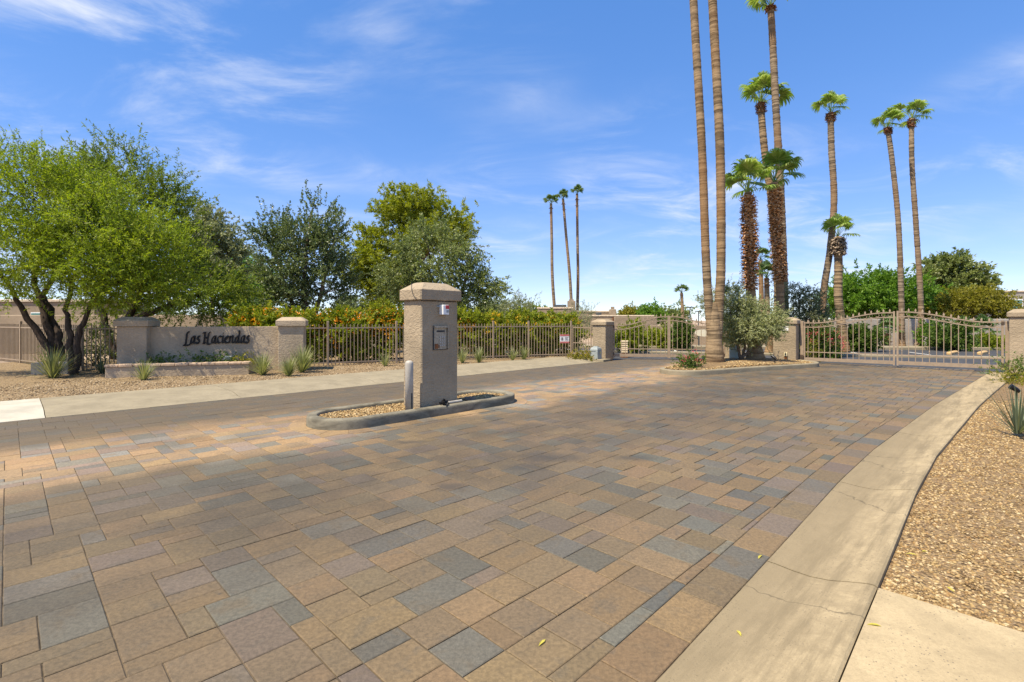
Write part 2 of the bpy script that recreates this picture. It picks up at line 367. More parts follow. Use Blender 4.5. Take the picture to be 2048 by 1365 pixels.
M['hedge'] = leaf_mat('hedge_leaf', [(.09, .13, .010), (.23, .27, .018), (.38, .38, .03)], 0.38)
M['hedge_dark'] = leaf_mat('dark_hedge_leaf', [(.04, .075, .012), (.085, .14, .018), (.16, .22, .03)], 0.3)
M['yellowgreen'] = leaf_mat('yellow_green_leaf', [(.13, .13, .014), (.23, .21, .018), (.34, .30, .03)], 0.34)
M['orange'] = leaf_mat('orange_flower', [(.62, .20, .01), (.75, .30, .012), (.80, .42, .02)], .35)
M['yellow'] = leaf_mat('yellow_flower', [(.62, .34, .012), (.75, .45, .02), (.80, .52, .03)], .35)
M['pink'] = leaf_mat('pink_flower', [(.45, .04, .07), (.62, .10, .13), (.70, .22, .2)], .3)
M['blade'] = leaf_mat('blade_leaf', [(.14, .165, .055), (.26, .28, .11), (.44, .43, .22)], 0.22)
M['blade_blue'] = leaf_mat('blue_blade_leaf', [(.085, .11, .065), (.14, .17, .10), (.22, .24, .14)], .2)
M['litter'] = leaf_mat('fallen_leaf', [(.50, .42, .05), (.62, .55, .12)], .3)

def gravel_base(name, cols, sc):
    t = NT(name); p = t.pos()
    cc = t.vor(p, sc, 'Color'); d = t.vor(p, sc); s3 = t.n('ShaderNodeSeparateColor'); t.l(cc, s3.inputs[0])
    rp = t.n('ShaderNodeValToRGB'); el = rp.color_ramp.elements
    while len(el) < len(cols): el.new(.5)
    for i, q in enumerate(cols): el[i].position = i / (len(cols) - 1); el[i].color = (*q, 1)
    t.l(s3.outputs[0], rp.inputs[0])
    c = t.mix(t.rng(t.noise(p, .8, 4), .35, .7, 0, .25), rp.outputs[0], (.22, .15, .085))
    h = t.math('SUBTRACT', 1., d)
    return t.bsdf(c, .9, t.bump(h, .9, .02), spec=.2)
GC = [(.07, .042, .02), (.20, .13, .06), (.26, .175, .085), (.34, .24, .13), (.22, .13, .06)]
GL = [(.08, .053, .03), (.21, .145, .078), (.28, .20, .11), (.36, .27, .16), (.24, .16, .08)]
M['gravel'] = gravel_base('gravel_gold', GC, 55); M['gravel_l'] = gravel_base('gravel_tan', GL, 45)
M['dirt'] = gravel_base('far_ground', [(.34, .25, .17), (.40, .30, .20)], 8)
def pebble_mat(name, cols):
    t = NT(name); ri = t.n('ShaderNodeNewGeometry').outputs['Random Per Island']
    rp = t.n('ShaderNodeValToRGB'); el = rp.color_ramp.elements
    while len(el) < len(cols): el.new(.5)
    for i, q in enumerate(cols): el[i].position = i / (len(cols) - 1); el[i].color = (*q, 1)
    t.l(ri, rp.inputs[0]); p = t.pos()
    c = t.mix(t.rng(t.noise(p, 120, 2), .3, .7, 0, .3), rp.outputs[0], (.3, .2, .12))
    return t.bsdf(c, .85, spec=.25)
M['pebble'] = pebble_mat('pebble_gold', [(.075, .045, .02), (.27, .17, .062), (.36, .24, .095), (.42, .295, .125), (.58, .45, .25), (.33, .19, .065), (.20, .125, .05), (.46, .35, .17)])
M['pebble_l'] = pebble_mat('pebble_tan', [(.10, .065, .036), (.24, .165, .085), (.32, .23, .125), (.38, .285, .165), (.50, .40, .26)])
M['sand'] = simple('joint_sand', (.115, .088, .058), .95, 0, .45, 9, .6, 120)
M['paver_o'] = paver_mat('paver_single', True); M['paver_j'] = paver_mat('paver_field', False)

# ------------------------------------------------------------------ ground
b = MB(); b.add([(-600, -60, -.07), (600, -60, -.07), (600, 900, -.07), (-600, 900, -.07)], [(0, 1, 2, 3)])
tag(b.build('ground', M['dirt']), kind='structure')

GU = [-8, 0, 2, 3.75, 5.5, 7.1, 8.9, 11.6, 13.8, 16.5, 20.5]          # paving edge along the right gutter
GV = [1.00, 1.02, 1.06, 1.11, 1.165, 1.17, 1.11, 1.02, .90, .74, .52]
def vin(u): return float(np.interp(u, GU, GV))
def uend(v): return float(np.interp(v, [0, 5.35, 7.57, 11], [20.5, 20.1, 19.2, 17.0]))
VL = 10.5
# bed of jointing sand that carries the pavers
b = MB(); us = np.linspace(-6, 1, 41)
pts = []; uu_ = list(np.linspace(-6, 20.3, 40))
for u in uu_: pts.append(uv(u, vin(u), -.007))
vs_ = list(np.linspace(vin(20.3), 10.5, 12))
for v in vs_[1:]: pts.append(uv(uend(v), v, -.007))
pts.append(uv(-6, 10.5, -.007))
b.add(pts, [tuple(range(len(pts)))])
driveway = tag(b.build('driveway', M['sand']), kind='structure')

random.seed(11); rng = np.random.default_rng(7)
g = .1245
PC = [((.200, .136, .070), .43), ((.172, .124, .070), .20), ((.112, .107, .088), .13), ((.138, .128, .100), .09), ((.152, .118, .088), .15)]
def paver_colour():
    r = random.random(); a = 0
    for c, w in PC:
        a += w
        if r < a: break
    k = random.uniform(.86, 1.14); return (c[0]*k*random.uniform(.96, 1.04), c[1]*k, c[2]*k*random.uniform(.94, 1.06), 1)
def paver_poly(poly, gap=.0024, ch=.0042, depth=.04):
    """convex polygon in uv -> verts (uv local), faces; chamfered top"""
    def inset(P, d):
        n = len(P); out = []
        for i in range(n):
            p0, p1, p2 = P[i-1], P[i], P[(i+1) % n]
            e1 = np.subtract(p1, p0); e2 = np.subtract(p2, p1)
            l1 = math.hypot(*e1) or 1e-9; l2 = math.hypot(*e2) or 1e-9
            n1 = (-e1[1]/l1, e1[0]/l1); n2 = (-e2[1]/l2, e2[0]/l2)
            k = 1 + n1[0]*n2[0] + n1[1]*n2[1]; k = max(k, .35)
            out.append((p1[0] + d*(n1[0]+n2[0])/k, p1[1] + d*(n1[1]+n2[1])/k))
        return out
    A = inset(poly, gap); B = inset(poly, gap + ch); n = len(poly)
    V = [(*p, -depth) for p in A] + [(*p, -ch*.85) for p in A] + [(*p, 0.) for p in B]
    F = []
    for k in (0, n):
        for i in range(n): F.append((k+i, k+(i+1) % n, k+n+(i+1) % n, k+n+i))
    F.append(tuple(range(2*n, 3*n)))
    return V, F
def clip(poly, a, bb, c):        # keep a*x+b*y>=c
    out = []
    for i in range(len(poly)):
        p, q = poly[i], poly[(i+1) % len(poly)]
        dp = a*p[0]+bb*p[1]-c; dq = a*q[0]+bb*q[1]-c
        if dp >= 0: out.append(p)
        if dp * dq < 0:
            t = dp/(dp-dq); out.append((p[0]+(q[0]-p[0])*t, p[1]+(q[1]-p[1])*t))
    return out
BW = .245
U0, V0 = -4.0, .9
nu, nv = int(25/g), int(9.8/g)
occ = np.zeros((nu, nv), bool)
KIN = [((3, 2), .25), ((2, 2), .34), ((2, 3), .07), ((2, 1), .18), ((1, 2), .10), ((3, 1), .06)]
pieces = []
for j in range(nv):
    for i in range(nu):
        if occ[i, j]: continue
        cand = [(k, w) for k, w in KIN if i+k[0] <= nu and j+k[1] <= nv and not occ[i:i+k[0], j:j+k[1]].any()]
        # avoid leaving single holes
        good = [(k, w) for k, w in cand if not (i+k[0] < nu and not occ[i+k[0], j] and (i+k[0]+1 >= nu or occ[i+k[0]+1, j]))]
        cand = good or cand or [((1, 1), 1)]
        k = random.choices([q[0] for q in cand], [q[1] for q in cand])[0]
        occ[i:i+k[0], j:j+k[1]] = True; pieces.append((i, j, k))
def visible(c): return c.y > .7 and abs(c.x) < 1.02*c.y + 2.2
field = []
ISL_C = uv(4.86, 6.92); ISL_R, ISL_L = .57, 3.8
def isl_dist(u, v):
    h = ISL_L/2 - ISL_R; du = max(abs(u-4.86) - h, 0); return math.hypot(du, v-6.92)
for i, j, k in pieces:
    u0, v0 = U0+i*g, V0+j*g; u1, v1 = u0+k[0]*g, v0+k[1]*g; uc, vc = (u0+u1)/2, (v0+v1)/2
    c = uv(uc, vc)
    if not visible(c): continue
    if isl_dist(uc, vc) < .2: continue
    poly = [(u0, v0), (u1, v0), (u1, v1), (u0, v1)]; full = True
    lim = vin(uc) + BW; sl = (vin(uc+.2)-vin(uc-.2))/.4
    for (A, B_, C_) in ((-sl, 1, lim - sl*uc), (0, -1, -VL), (-1, (uend(vc-.1)-uend(vc+.1))/-.2, -uend(vc)+(uend(vc-.1)-uend(vc+.1))/-.2*vc)):
        n0 = list(poly); poly = clip(poly, A, B_, C_)
        if poly != n0: full = False
        if len(poly) < 3: break
    if len(poly) < 3: continue
    ar = abs(sum(poly[q-1][0]*poly[q][1]-poly[q][0]*poly[q-1][1] for q in range(len(poly))))/2
    if ar < .0025: continue
    on = c.y > 1.9 and abs(c.x) < 1.0*c.y
    field.append((ar/(c.y**3) if on else 0, poly, full, k, uc, vc))
field.sort(key=lambda q: -q[0])
shared = {}
R45 = Matrix.Rotation(R(45), 4, 'Z')
JV, JF, JC = [], [], []
def emit_paver(poly, full, k, uc, vc, single, name='paver', zoff=0., ch=.0042):
    col = paver_colour(); z = random.gauss(0, .0011) + zoff; tu, tv = random.gauss(0, .0035), random.gauss(0, .0035)
    loc = [(p[0]-uc, p[1]-vc) for p in poly]
    if single:
        if full and k in shared: me = shared[k]
        else:
            V, F = paver_poly(loc, ch=ch); me = bpy.data.meshes.new(name); me.from_pydata(V, [], F); me.materials.append(M['paver_o'])
            if full: shared[k] = me
        o = link(name, me, None, driveway); o.matrix_local = Matrix.Translation(uv(uc, vc, z)) @ R45 @ Matrix.Rotation(tu, 4, 'X') @ Matrix.Rotation(tv, 4, 'Y')
        o.color = col
    else:
        V, F = paver_poly(loc, ch=ch); b0 = len(JV)
        for p in V: JV.append(uv(uc+p[0], vc+p[1], z+p[2]+p[0]*tv+p[1]*tu))
        for f in F: JF.append(tuple(q+b0 for q in f)); JC.append((col, len(f)))
for n, (s, poly, full, k, uc, vc) in enumerate(field): emit_paver(poly, full, k, uc, vc, n < 300)
me = bpy.data.meshes.new('pavers'); me.from_pydata(JV, [], JF)
ca = me.color_attributes.new('Col', 'FLOAT_COLOR', 'CORNER'); arr = np.concatenate([np.tile(c, (n, 1)) for c, n in JC]).astype(np.float32); ca.data.foreach_set('color', arr.ravel())
tag(link('paver_field', me, M['paver_j'], driveway), kind='stuff')
# border course of larger pavers along the gutter
u = -.5; nb = 0
while u < 20.2:
    L = .392; a, c_ = u, u+L; um = u+L/2
    poly = [(a, vin(a)+.004), (c_, vin(c_)+.004), (c_, vin(c_)+BW), (a, vin(a)+BW)]
    if visible(uv(um, vin(um))): emit_paver(poly, False, (9, 9), um, vin(um)+BW/2, True, 'border_paver')
    u += L
# ring of pavers round the keypad island
hl = ISL_L/2 - ISL_R; per = 2*math.pi*ISL_R + 4*hl
def stad(s, r):
    P = 2*math.pi*ISL_R + 4*hl; s = s % P; q = math.pi*ISL_R
    if s < 2*hl: return (4.86-hl+s, 6.92-r)
    s -= 2*hl
    if s < q: a = -math.pi/2 + s/ISL_R; return (4.86+hl+r*math.cos(a), 6.92+r*math.sin(a))
    s -= q
    if s < 2*hl: return (4.86+hl-s, 6.92+r)
    s -= 2*hl; a = math.pi/2 + s/ISL_R; return (4.86-hl+r*math.cos(a), 6.92+r*math.sin(a))
nr = 34
for n in range(nr):
    s0, s1 = per*n/nr, per*(n+1)/nr; sm = (s0+s1)/2
    poly = [stad(s0, ISL_R+.235), stad(sm, ISL_R+.235), stad(s1, ISL_R+.235), stad(s1, ISL_R+.0), stad(sm, ISL_R+.0), stad(s0, ISL_R+.0)]
    poly = poly[::-1]
    ar = sum(poly[q-1][0]*poly[q][1]-poly[q][0]*poly[q-1][1] for q in range(6))
    if ar < 0: poly = poly[::-1]
    uc, vc = stad(sm, ISL_R+.12); emit_paver(poly, False, (8, 8), uc, vc, True, 'ring_paver', .006, .004)

# ------------------------------------------------------------------ right gutter, walk, gravel bed
def sweep_uv(us, prof, bottom=-.06):
    """prof: (dv,z) list measured from vin(u) towards the right"""
    V = []; n = len(prof)
    for u in us:
        for d, z in prof: V.append(uv(u, vin(u)-d, z))
    F = [(i*n+k, i*n+k+1, (i+1)*n+k+1, (i+1)*n+k) for i in range(len(us)-1) for k in range(n-1)]
    F = [tuple(reversed(f)) for f in F]
    for e in (0, len(us)-1): F.append(tuple(e*n+k for k in range(n)) if e else tuple(e*n+k for k in reversed(range(n))))
    return V, F
GPROF = [(.0, -.06), (.002, .001), (.05, .0), (.14, -.008), (.24, -.010), (.34, .004), (.44, .032), (.52, .052), (.55, .054), (.562, .045), (.565, -.06)]
gutter = tag(empty('gutter', (0, 0, 0)), kind='structure')
GJ = [-2.5, 1.2, 3.34, 5.45, 8.4, 11.6, 14.8, 18.0, 20.2]
for i in range(len(GJ)-1):
    us = np.linspace(GJ[i]+.007, GJ[i+1]-.007, 12); V, F = sweep_uv(us, GPROF)
    MB().add(V, F).build('gutter_slab', M['concrete'], gutter)
sidewalk = tag(empty('sidewalk'), kind='structure')
for (u0, u1, v1) in ((-2.5, .9, -1.2), (.91, 3.33, -1.2)):
    b = MB(); us = np.linspace(u0, u1, 6); top = [uv(u, vin(u)-.570, .052) for u in us] + [uv(u1, v1, .052), uv(u0, v1, .052)]
    bot = [p - Vector((0, 0, .11)) for p in top]; n = len(top)
    b.add(top + bot, [tuple(reversed(range(n)))] + [(i, (i+1) % n, n+(i+1) % n, n+i) for i in range(n)])
    b.build('walk_slab', M['concrete_w'], sidewalk)
def bed(name, mat, ug, vg, zf):
    V = []; nuu, nvv = len(ug), len(vg[0])
    for i, u in enumerate(ug):
        for v in vg[i]: V.append(uv(u, v, zf(u, v)))
    F = [(i*nvv+k, (i+1)*nvv+k, (i+1)*nvv+k+1, i*nvv+k+1) for i in range(nuu-1) for k in range(nvv-1)]
    return tag(MB().add(V, F).build(name, mat, None, True), kind='structure')
def nz2(x, y): return math.sin(x*1.7+.3)*math.cos(y*1.3+1.1)*.5 + math.sin(x*3.9+y*2.7)*.3 + math.sin(x*7.1-y*5.3)*.2
def zr(u, v): return .016 + .012*nz2(u*2, v*2) + .035*min(1, max(0, (vin(u)-.6-v)/1.5))
ug = list(np.linspace(3.34, 20.2, 60)); vg = [list(vin(u)-.566-np.linspace(0, 1, 26)**1.4*9) for u in ug]
bed('gravel_bed', M['gravel'], ug, vg, zr)

ICO = None
def ico():
    t = (1+5**.5)/2
    V = np.array([(-1,t,0),(1,t,0),(-1,-t,0),(1,-t,0),(0,-1,t),(0,1,t),(0,-1,-t),(0,1,-t),(t,0,-1),(t,0,1),(-t,0,-1),(-t,0,1)], float); V /= np.linalg.norm(V[0])
    F = np.array([(0,11,5),(0,5,1),(0,1,7),(0,7,10),(0,10,11),(1,5,9),(5,11,4),(11,10,2),(10,7,6),(7,1,8),(3,9,4),(3,4,2),(3,2,6),(3,6,8),(3,8,9),(4,9,5),(2,4,11),(6,2,10),(8,6,7),(9,8,1)])
    return V, F
def pebbles(name, P, rad, mat, rs, flat=.6):
    V, F = ico(); n = len(P)
    A = rs.normal(size=(n, 3, 3)); Q, _ = np.linalg.qr(A)
    sc = rad[:, None] * rs.uniform(.6, 1.25, (n, 3))
    jit = 1 + rs.normal(0, .16, (n, 12, 1))
    X = (V[None] * jit) * sc[:, None, :]
    X = np.einsum('nij,nkj->nki', Q, X); X[:, :, 2] *= flat
    X = X + P[:, None, :]
    FF = (F[None] + (np.arange(n)*12)[:, None, None]).reshape(-1, 3)
    return link(name, np_mesh_idx(name, X.reshape(-1, 3), FF), mat)
rs = np.random.default_rng(3)
P = []; rad = []
tries = 62000
u_ = 3.36 + 9.5*rs.random(tries)**1.55; w_ = rs.random(tries)**1.2*5.
for u, w in zip(u_, w_):
    v = vin(u) - .58 - w; X, Y = (u-v)*C7, (u+v)*C7
    if Y < 1.5 or X > 1.12*Y+.3: continue
    r = .0058 + .0075*rs.random()**2 + max(0, Y-4)*.0013
    if rs.random() > 1.25/(1+.12*max(0, Y-3)**1.5): continue
    P.append((X, Y, zr(u, v) + r*.12)); rad.append(r)
tag(pebbles('gravel', np.array(P), np.array(rad), M['pebble'], rs), 'golden crushed gravel spread beside the right gutter', 'gravel', kind='stuff')
NPEB = len(P)

# ------------------------------------------------------------------ left walk and gravel
LW = [(0, -.06), (.002, .001), (.10, -.004), (.30, .006), (.50, .045), (.62, .06), (1.2, .07), (2.05, .075), (2.06, -.06)]
left_walk = tag(empty('pavement'), kind='structure')
LJ = [-6.0, -2.6, .42, 3.2, 6.2, 9.2, 12.2, 15.2]
for i in range(len(LJ)-1):
    V = []; n = len(LW); us = np.linspace(LJ[i]+.006, LJ[i+1]-.006, 6)
    for u in us:
        for d, z in LW: V.append(uv(u, VL+.004+d, z))
    F = [(a*n+k, a*n+k+1, (a+1)*n+k+1, (a+1)*n+k) for a in range(5) for k in range(n-1)] + [tuple(reversed(range(n))), tuple(5*n+k for k in range(n))]
    MB().add(V, F).build('walk_slab', M['concrete_new'] if i < 2 else M['concrete_l'], left_walk)
def zl(u, v): return .05 + .02*nz2(u, v) + .035*max(0, min(1, (v-12.6)/3))
ug = list(np.linspace(-9, 16.0, 50)); vg = [list(VL+2.055+np.linspace(0, 1, 26)**1.3*11) for u in ug]
bed('gravel_verge', M['gravel_l'], ug, vg, zl)
P = []; rad = []
for _ in range(13000):
    u = rs.uniform(-4, 11); v = VL+2.08+rs.random()**1.3*3.2; X, Y = (u-v)*C7, (u+v)*C7
    if abs(X) > 1.06*Y: continue
    r = .013 + .014*rs.random()**2; P.append((X, Y, zl(u, v)+r*.1)); rad.append(r)
tag(pebbles('verge_gravel', np.array(P), np.array(rad), M['pebble_l'], rs), 'tan gravel round the sign wall and the left fence', 'gravel', kind='stuff')

# ------------------------------------------------------------------ asphalt beyond the gates
b = MB(); b.add([(-14, 21.5, -.035), (2.5, 19.8, -.035), (7, 17.5, -.035), (16, 11, -.035), (60, 4, -.035), (60, 23.2, -.035), (-14, 28.4, -.035)], [tuple(range(7))])
tag(b.build('road', M['asphalt']), kind='structure')
def strip(name, mat, a, bb, w, z0, z1):
    a, bb = Vector(a), Vector(bb); d = (bb-a).normalized(); nrm = Vector((-d.y, d.x, 0))
    o = MB(); L = (bb-a).length; o.cbox(0, L, 0, w, z0, z1, .02)
    q = o.build(name, mat); q.location = (a.x, a.y, 0); q.rotation_euler = (0, 0, math.atan2(d.y, d.x)); return q
tag(strip('kerb', M['concrete_l'], (-6, 26.4), (36, 15.0), .55, -.06, .05), kind='structure')
tag(strip('kerb', M['concrete_l'], (-14, 28.6), (50, 23.3), 1.6, -.06, .10), kind='structure')
line = simple('road_paint', (.62, .60, .55), .7)
mk = tag(empty('road_marking'), kind='structure')
for i in range(7):
    a = Vector((3.2+i*2.6, 27.2-.21*(i*2.6), -.030)); d = Vector((-.55, -1.9, 0)); w = Vector((.06, 0, 0))
    MB().add([a-w, a+w, a+w+d, a-w+d], [(3, 2, 1, 0)]).build('stripe', line, mk)
for i, x in enumerate((1905, 1965)):
    Y = 22.6; c = Vector((at(x, Y), Y, .0)); b = MB(); b.cbox(-.8, .8, -.09, .09, -.03, .09, .04)
    o = b.build('wheel_stop', simple('wheel_stop_paint%d' % i, (.55, .36, .16), .8)); o.location = c; o.rotation_euler = (0, 0, R(40))
    tag(o, 'orange painted wheel stop beyond the right gate, the %s of two' % ('left' if i == 0 else 'right'), 'wheel stop', 'wheel stops beyond the right gate')

# ------------------------------------------------------------------ keypad island
def sweep_closed(path, prof):
    """closed path of (x,y) counter-clockwise, prof (inward offset, z)"""
    n = len(path); V = []; m = len(prof)
    for i in range(n):
        p0, p1, p2 = Vector(path[i-1]), Vector(path[i]), Vector(path[(i+1) % n])
        e = (p2-p0).normalized(); nr_ = Vector((-e.y, e.x))
        for d, z in prof: V.append((p1.x+nr_.x*d, p1.y+nr_.y*d, z))
    F = [(i*m+k, ((i+1) % n)*m+k, ((i+1) % n)*m+k+1, i*m+k+1) for i in range(n) for k in range(m-1)]
    return V, F
KP = [(0, -.05), (.003, .10), (.005, .125), (.010, .138), (.020, .146), (.032, .149), (.05, .15), (.118, .15), (.134, .147), (.144, .138), (.15, .12), (.152, .04)]
ns = 96; path = [uv(*stad(per*i/ns, ISL_R)).to_2d() for i in range(ns)]
isl = tag(empty('traffic_island', (0, 0, 0)), kind='structure')
V, F = sweep_closed(path, KP); MB().add(V, F).build('kerb', M['kerb'], isl, True)
inner = [uv(*stad(per*i/ns, ISL_R-.151), .088) for i in range(ns)]
MB().add(inner, [tuple(range(ns))]).build('gravel_fill', M['gravel'], isl)
P = []; rad = []
for _ in range(12000):
    u = rs.uniform(2.9, 6.8); v = rs.uniform(6.3, 7.5)
    if isl_dist(u, v) > ISL_R-.165: continue
    p = uv(u, v); r = .009 + .012*rs.random()**2; P.append((p.x, p.y, .090+r*.2+.012*rs.random())); rad.append(r)
tag(pebbles('island_gravel', np.array(P), np.array(rad), M['pebble'], rs), 'loose gold gravel filling the keypad island', 'gravel', kind='stuff')

def pillar_body(root, w, d, h, mat, name='shaft', b=.018):
    MBx = MB(); MBx.cbox(-w/2, w/2, -d/2, d/2, 0, h, b); return MBx.build(name, mat, root)
def hip_cap(root, w, d, z, hb, ht, over, top, mat):
    W_, D_ = w/2+over, d/2+over; bv = .02
    def rg(x, y, z_): return [(-x+bv, -y, z_), (x-bv, -y, z_), (x, -y+bv, z_), (x, y-bv, z_), (x-bv, y, z_), (-x+bv, y, z_), (-x, y-bv, z_), (-x, -y+bv, z_)]
    return MB().rings([rg(W_-.01, D_-.01, z), rg(W_, D_, z+.01), rg(W_, D_, z+hb), rg(W_-.02, D_-.02, z+hb+.018), rg(W_-top, D_-top, z+hb+ht), rg(W_-top-.03, D_-top-.03, z+hb+ht+.01)]).build('cap', mat, root)
kp = empty('keypad_pillar', (-1.335, 8.325, .085), R(48), 'tall taupe stucco pillar with entry keypad on the kerbed island', 'pillar')
PW, PD = .76, .47
pillar_body(kp, PW, PD, 1.725, M['stucco']); hip_cap(kp, PW, PD, 1.725, .165, .115, .05, .16, M['stucco'])
# front face of the keypad side is local -Y
yf = -PD/2
b = MB(); b.box(-.155, .155, yf-.012, yf+.0, .93, 1.32); box_ = b.build('keypad_frame', M['ink'], kp)
b = MB(); b.box(-.138, .118, yf-.020, yf-.013, .942, 1.285); b.box(-.148, .138, yf-.055, yf-.013, 1.287, 1.318)
b.box(.128, .142, yf-.05, yf-.013, .95, 1.285); face = b.build('keypad_face', M['steel'], kp)
b = MB(); b.box(-.09, .075, yf-.024, yf-.021, 1.215, 1.245); b.build('display', M['ink'], face)
b = MB()
for r_ in range(4):
    for c_ in range(3): b.box(-.03+c_*.042, .0+c_*.042, yf-.027, yf-.021, .985+r_*.045, 1.015+r_*.045)
b.build('key_buttons', M['bollard'], face)
b = MB(); b.box(-.13, -.06, yf-.024, yf-.021, .95, 1.03); b.box(-.05, -.035, yf-.0235, yf-.021, .955, 1.01); b.build('rust_patch', M['rust'], face)
cb = empty('card_reader', (0, 0, 0)); cb.parent = kp
cb_ = MB().cbox(-.025, .105, yf-.10, yf-.0, 1.50, 1.655, .008).build('reader_box', M['white'], kp)
bpy.data.objects.remove(cb)
MB().box(.03, .10, yf-.104, yf-.1005, 1.59, 1.65).build('red_label', M['red'], cb_)
MB().box(.045, .09, yf-.1035, yf-.1005, 1.53, 1.57).build('print', M['greybox'], cb_)
MB().tube([(-.03, yf-.001, 1.62), (-.055, yf-.03, 1.625), (-.07, yf-.001, 1.63)], .012, 6).build('conduit', M['greybox'], kp)
MB().tube([(-PW/2-.045, -.05, 2.0), (-PW/2-.056, -.06, 1.9), (-PW/2-.057, -.09, 1.82), (-PW/2-.055, -.16, 1.745), (-PW/2-.02, yf-.04, 1.72), (-.2, yf-.006, 1.715), (.3, yf-.006, 1.712)], .006, 6).build('cable', M['ink'], kp)
MB().cbox(PW/2, PW/2+.035, -.16, -.06, .04, .36, .006).build('side_conduit', simple('olive_paint', (.30, .28, .16), .6), kp)
# bollard in front
bl = uv(3.62, 6.60) ; bl = Vector((at(824.5, 7.95), 7.72, .085))
b = MB(); b.lathe([(.062, -.04), (.062, .745), (.058, .765), (.045, .783), (.02, .792), (.004, .794)], 24)
o = b.build('bollard', M['bollard'], None, True); o.location = bl; tag(o, 'slim beige steel bollard in front of the keypad pillar', 'bollard')
b = MB(); b.box(-.012, .012, -.0635, -.0595, .06, .30); q = b.build('scrape', M['ink'], o); q.rotation_euler = (0, 0, R(48))
# broken fitting and pipe lying on the kerb
pk = empty('pipe_fitting', (-1.03, 8.09, .15), R(47), 'black pipe fitting and grey tube lying on the island kerb', 'pipe')
MB().tube([(-.10, 0, .022), (.30, .01, .020)], .02, 10).build('tube', M['bollard'], pk)
b = MB(); b.tube([(-.13, -.07, .03), (-.06, .05, .045)], .028, 8); b.tube([(-.16, 0, .03), (-.02, -.02, .05)], .022, 8); b.tube([(-.09, -.01, .03), (-.09, -.02, .095)], .02, 8); b.tube([(-.10, -.075, -.03), (-.04, -.06, .03)], .02, 8); b.build('valve', M['black'], pk)
def rock(name, loc, r, label, seed=0):
    rr = random.Random(seed); V, F = ico(); Vs = [(v[0]*r*rr.uniform(.7, 1.2), v[1]*r*rr.uniform(.6, 1.), v[2]*r*rr.uniform(.5, .8)) for v in V]
    o = MB().add(Vs, [tuple(f) for f in F]).build(name, M['rock']); o.location = loc; o.scale = (1.4, 1, 1); return tag(o, label, 'rock')
rock('rock', (at(938, 8.6), 8.75, .12), .085, 'small brown rock on gravel at the far end of the keypad island', 4)

# ------------------------------------------------------------------ median with palms
mp_ = [(4.19, 13.98), (4.42, 13.62), (4.85, 13.55), (5.46, 13.78), (6.77, 14.52), (8.91, 15.55), (9.75, 16.05), (10.05, 16.9), (9.6, 17.7), (8.6, 18.5), (7.6, 18.35), (6.2, 16.9), (5.0, 15.35), (4.25, 14.45)]
def smooth_closed(P, k=6):
    n = len(P); out = []
    for i in range(n):
        p0, p1, p2, p3 = [np.array(P[(i+q-1) % n]) for q in range(4)]
        for t in np.linspace(0, 1, k, endpoint=False):
            out.append(tuple(.5*((2*p1)+(-p0+p2)*t+(2*p0-5*p1+4*p2-p3)*t*t+(-p0+3*p1-3*p2+p3)*t**3)))
    return out
mpath = smooth_closed(mp_)
med = tag(empty('median'), kind='structure')
V, F = sweep_closed(mpath, [(d, z*.9) for d, z in KP]); MB().add(V, F).build('kerb', M['concrete_l'], med, True)
mc = np.mean(np.array(mpath), 0)
V = [(x, y, .10) for x, y in [tuple(np.array(p) + (mc-np.array(p))/np.linalg.norm(mc-np.array(p))*.13) for p in mpath]]; nV = len(V)
V2 = [(mc[0]+(x-mc[0])*.6, mc[1]+(y-mc[1])*.6, .19) for x, y, z in V]
MB().add(V+V2+[(mc[0], mc[1], .21)], [(i, (i+1) % nV, nV+(i+1) % nV, nV+i) for i in range(nV)] + [(nV+i, nV+(i+1) % nV, 2*nV) for i in range(nV)]).build('gravel_mound', M['gravel'], med, True)
def in_poly(x, y, P):
    c = False
    for i in range(len(P)):
        x1, y1 = P[i-1]; x2, y2 = P[i]
        if (y1 > y) != (y2 > y) and x < (x2-x1)*(y-y1)/(y2-y1)+x1: c = not c
    return c
mi = [(mc[0]+(x-mc[0])*.93, mc[1]+(y-mc[1])*.93) for x, y in mpath]
P = []; rad = []
for _ in range(9000):
    x, y = rs.uniform(4, 10.2), rs.uniform(13.4, 17.5)
    if not in_poly(x, y, mi): continue
    q = max(abs(x-mc[0])/3.0, abs(y-mc[1])/2.4); r = .014+.014*rs.random()
    P.append((x, y, .11+.09*max(0, 1-q)+.01)); rad.append(r)
tag(pebbles('median_gravel', np.array(P), np.array(rad), M['pebble'], rs), 'golden gravel on the palm median between the two gates', 'gravel', kind='stuff')

# ------------------------------------------------------------------ gate pillars
def gate_pillar(name, loc, rz, w, d, h, label, rounded=False, mat='stucco'):
    r_ = empty(name, loc, rz, label, 'pillar')
    hb = h-.22
    pillar_body(r_, w, d, hb, M[mat])
    if rounded:
        W_, D_ = w/2+.03, d/2+.03
        def rg(x, y, z_, q): return [(-x+q, -y, z_), (x-q, -y, z_), (x, -y+q, z_), (x, y-q, z_), (x-q, y, z_), (-x+q, y, z_), (-x, y-q, z_), (-x, -y+q, z_)]
        MB().rings([rg(W_, D_, hb, .05), rg(W_, D_, hb+.10, .05), rg(W_-.03, D_-.03, hb+.16, .07), rg(W_-.09, D_-.09, hb+.205, .07), rg(W_-.2, D_-.2, hb+.22, .03)]).build('cap', M[mat], r_, True)
    else: hip_cap(r_, w, d, hb, .12, .09, .045, .13, M[mat])
    return r_
p1 = gate_pillar('gate_pillar', (3.42, 19.05, 0), R(-40), .56, .56, 1.52, 'stucco pillar with hipped cap beside the grey operator box, left gate')
p2 = gate_pillar('gate_pillar', (9.53, 17.55, 0), R(-42), .72, .5, 1.58, 'stucco pillar with rounded top next to the olive tree')
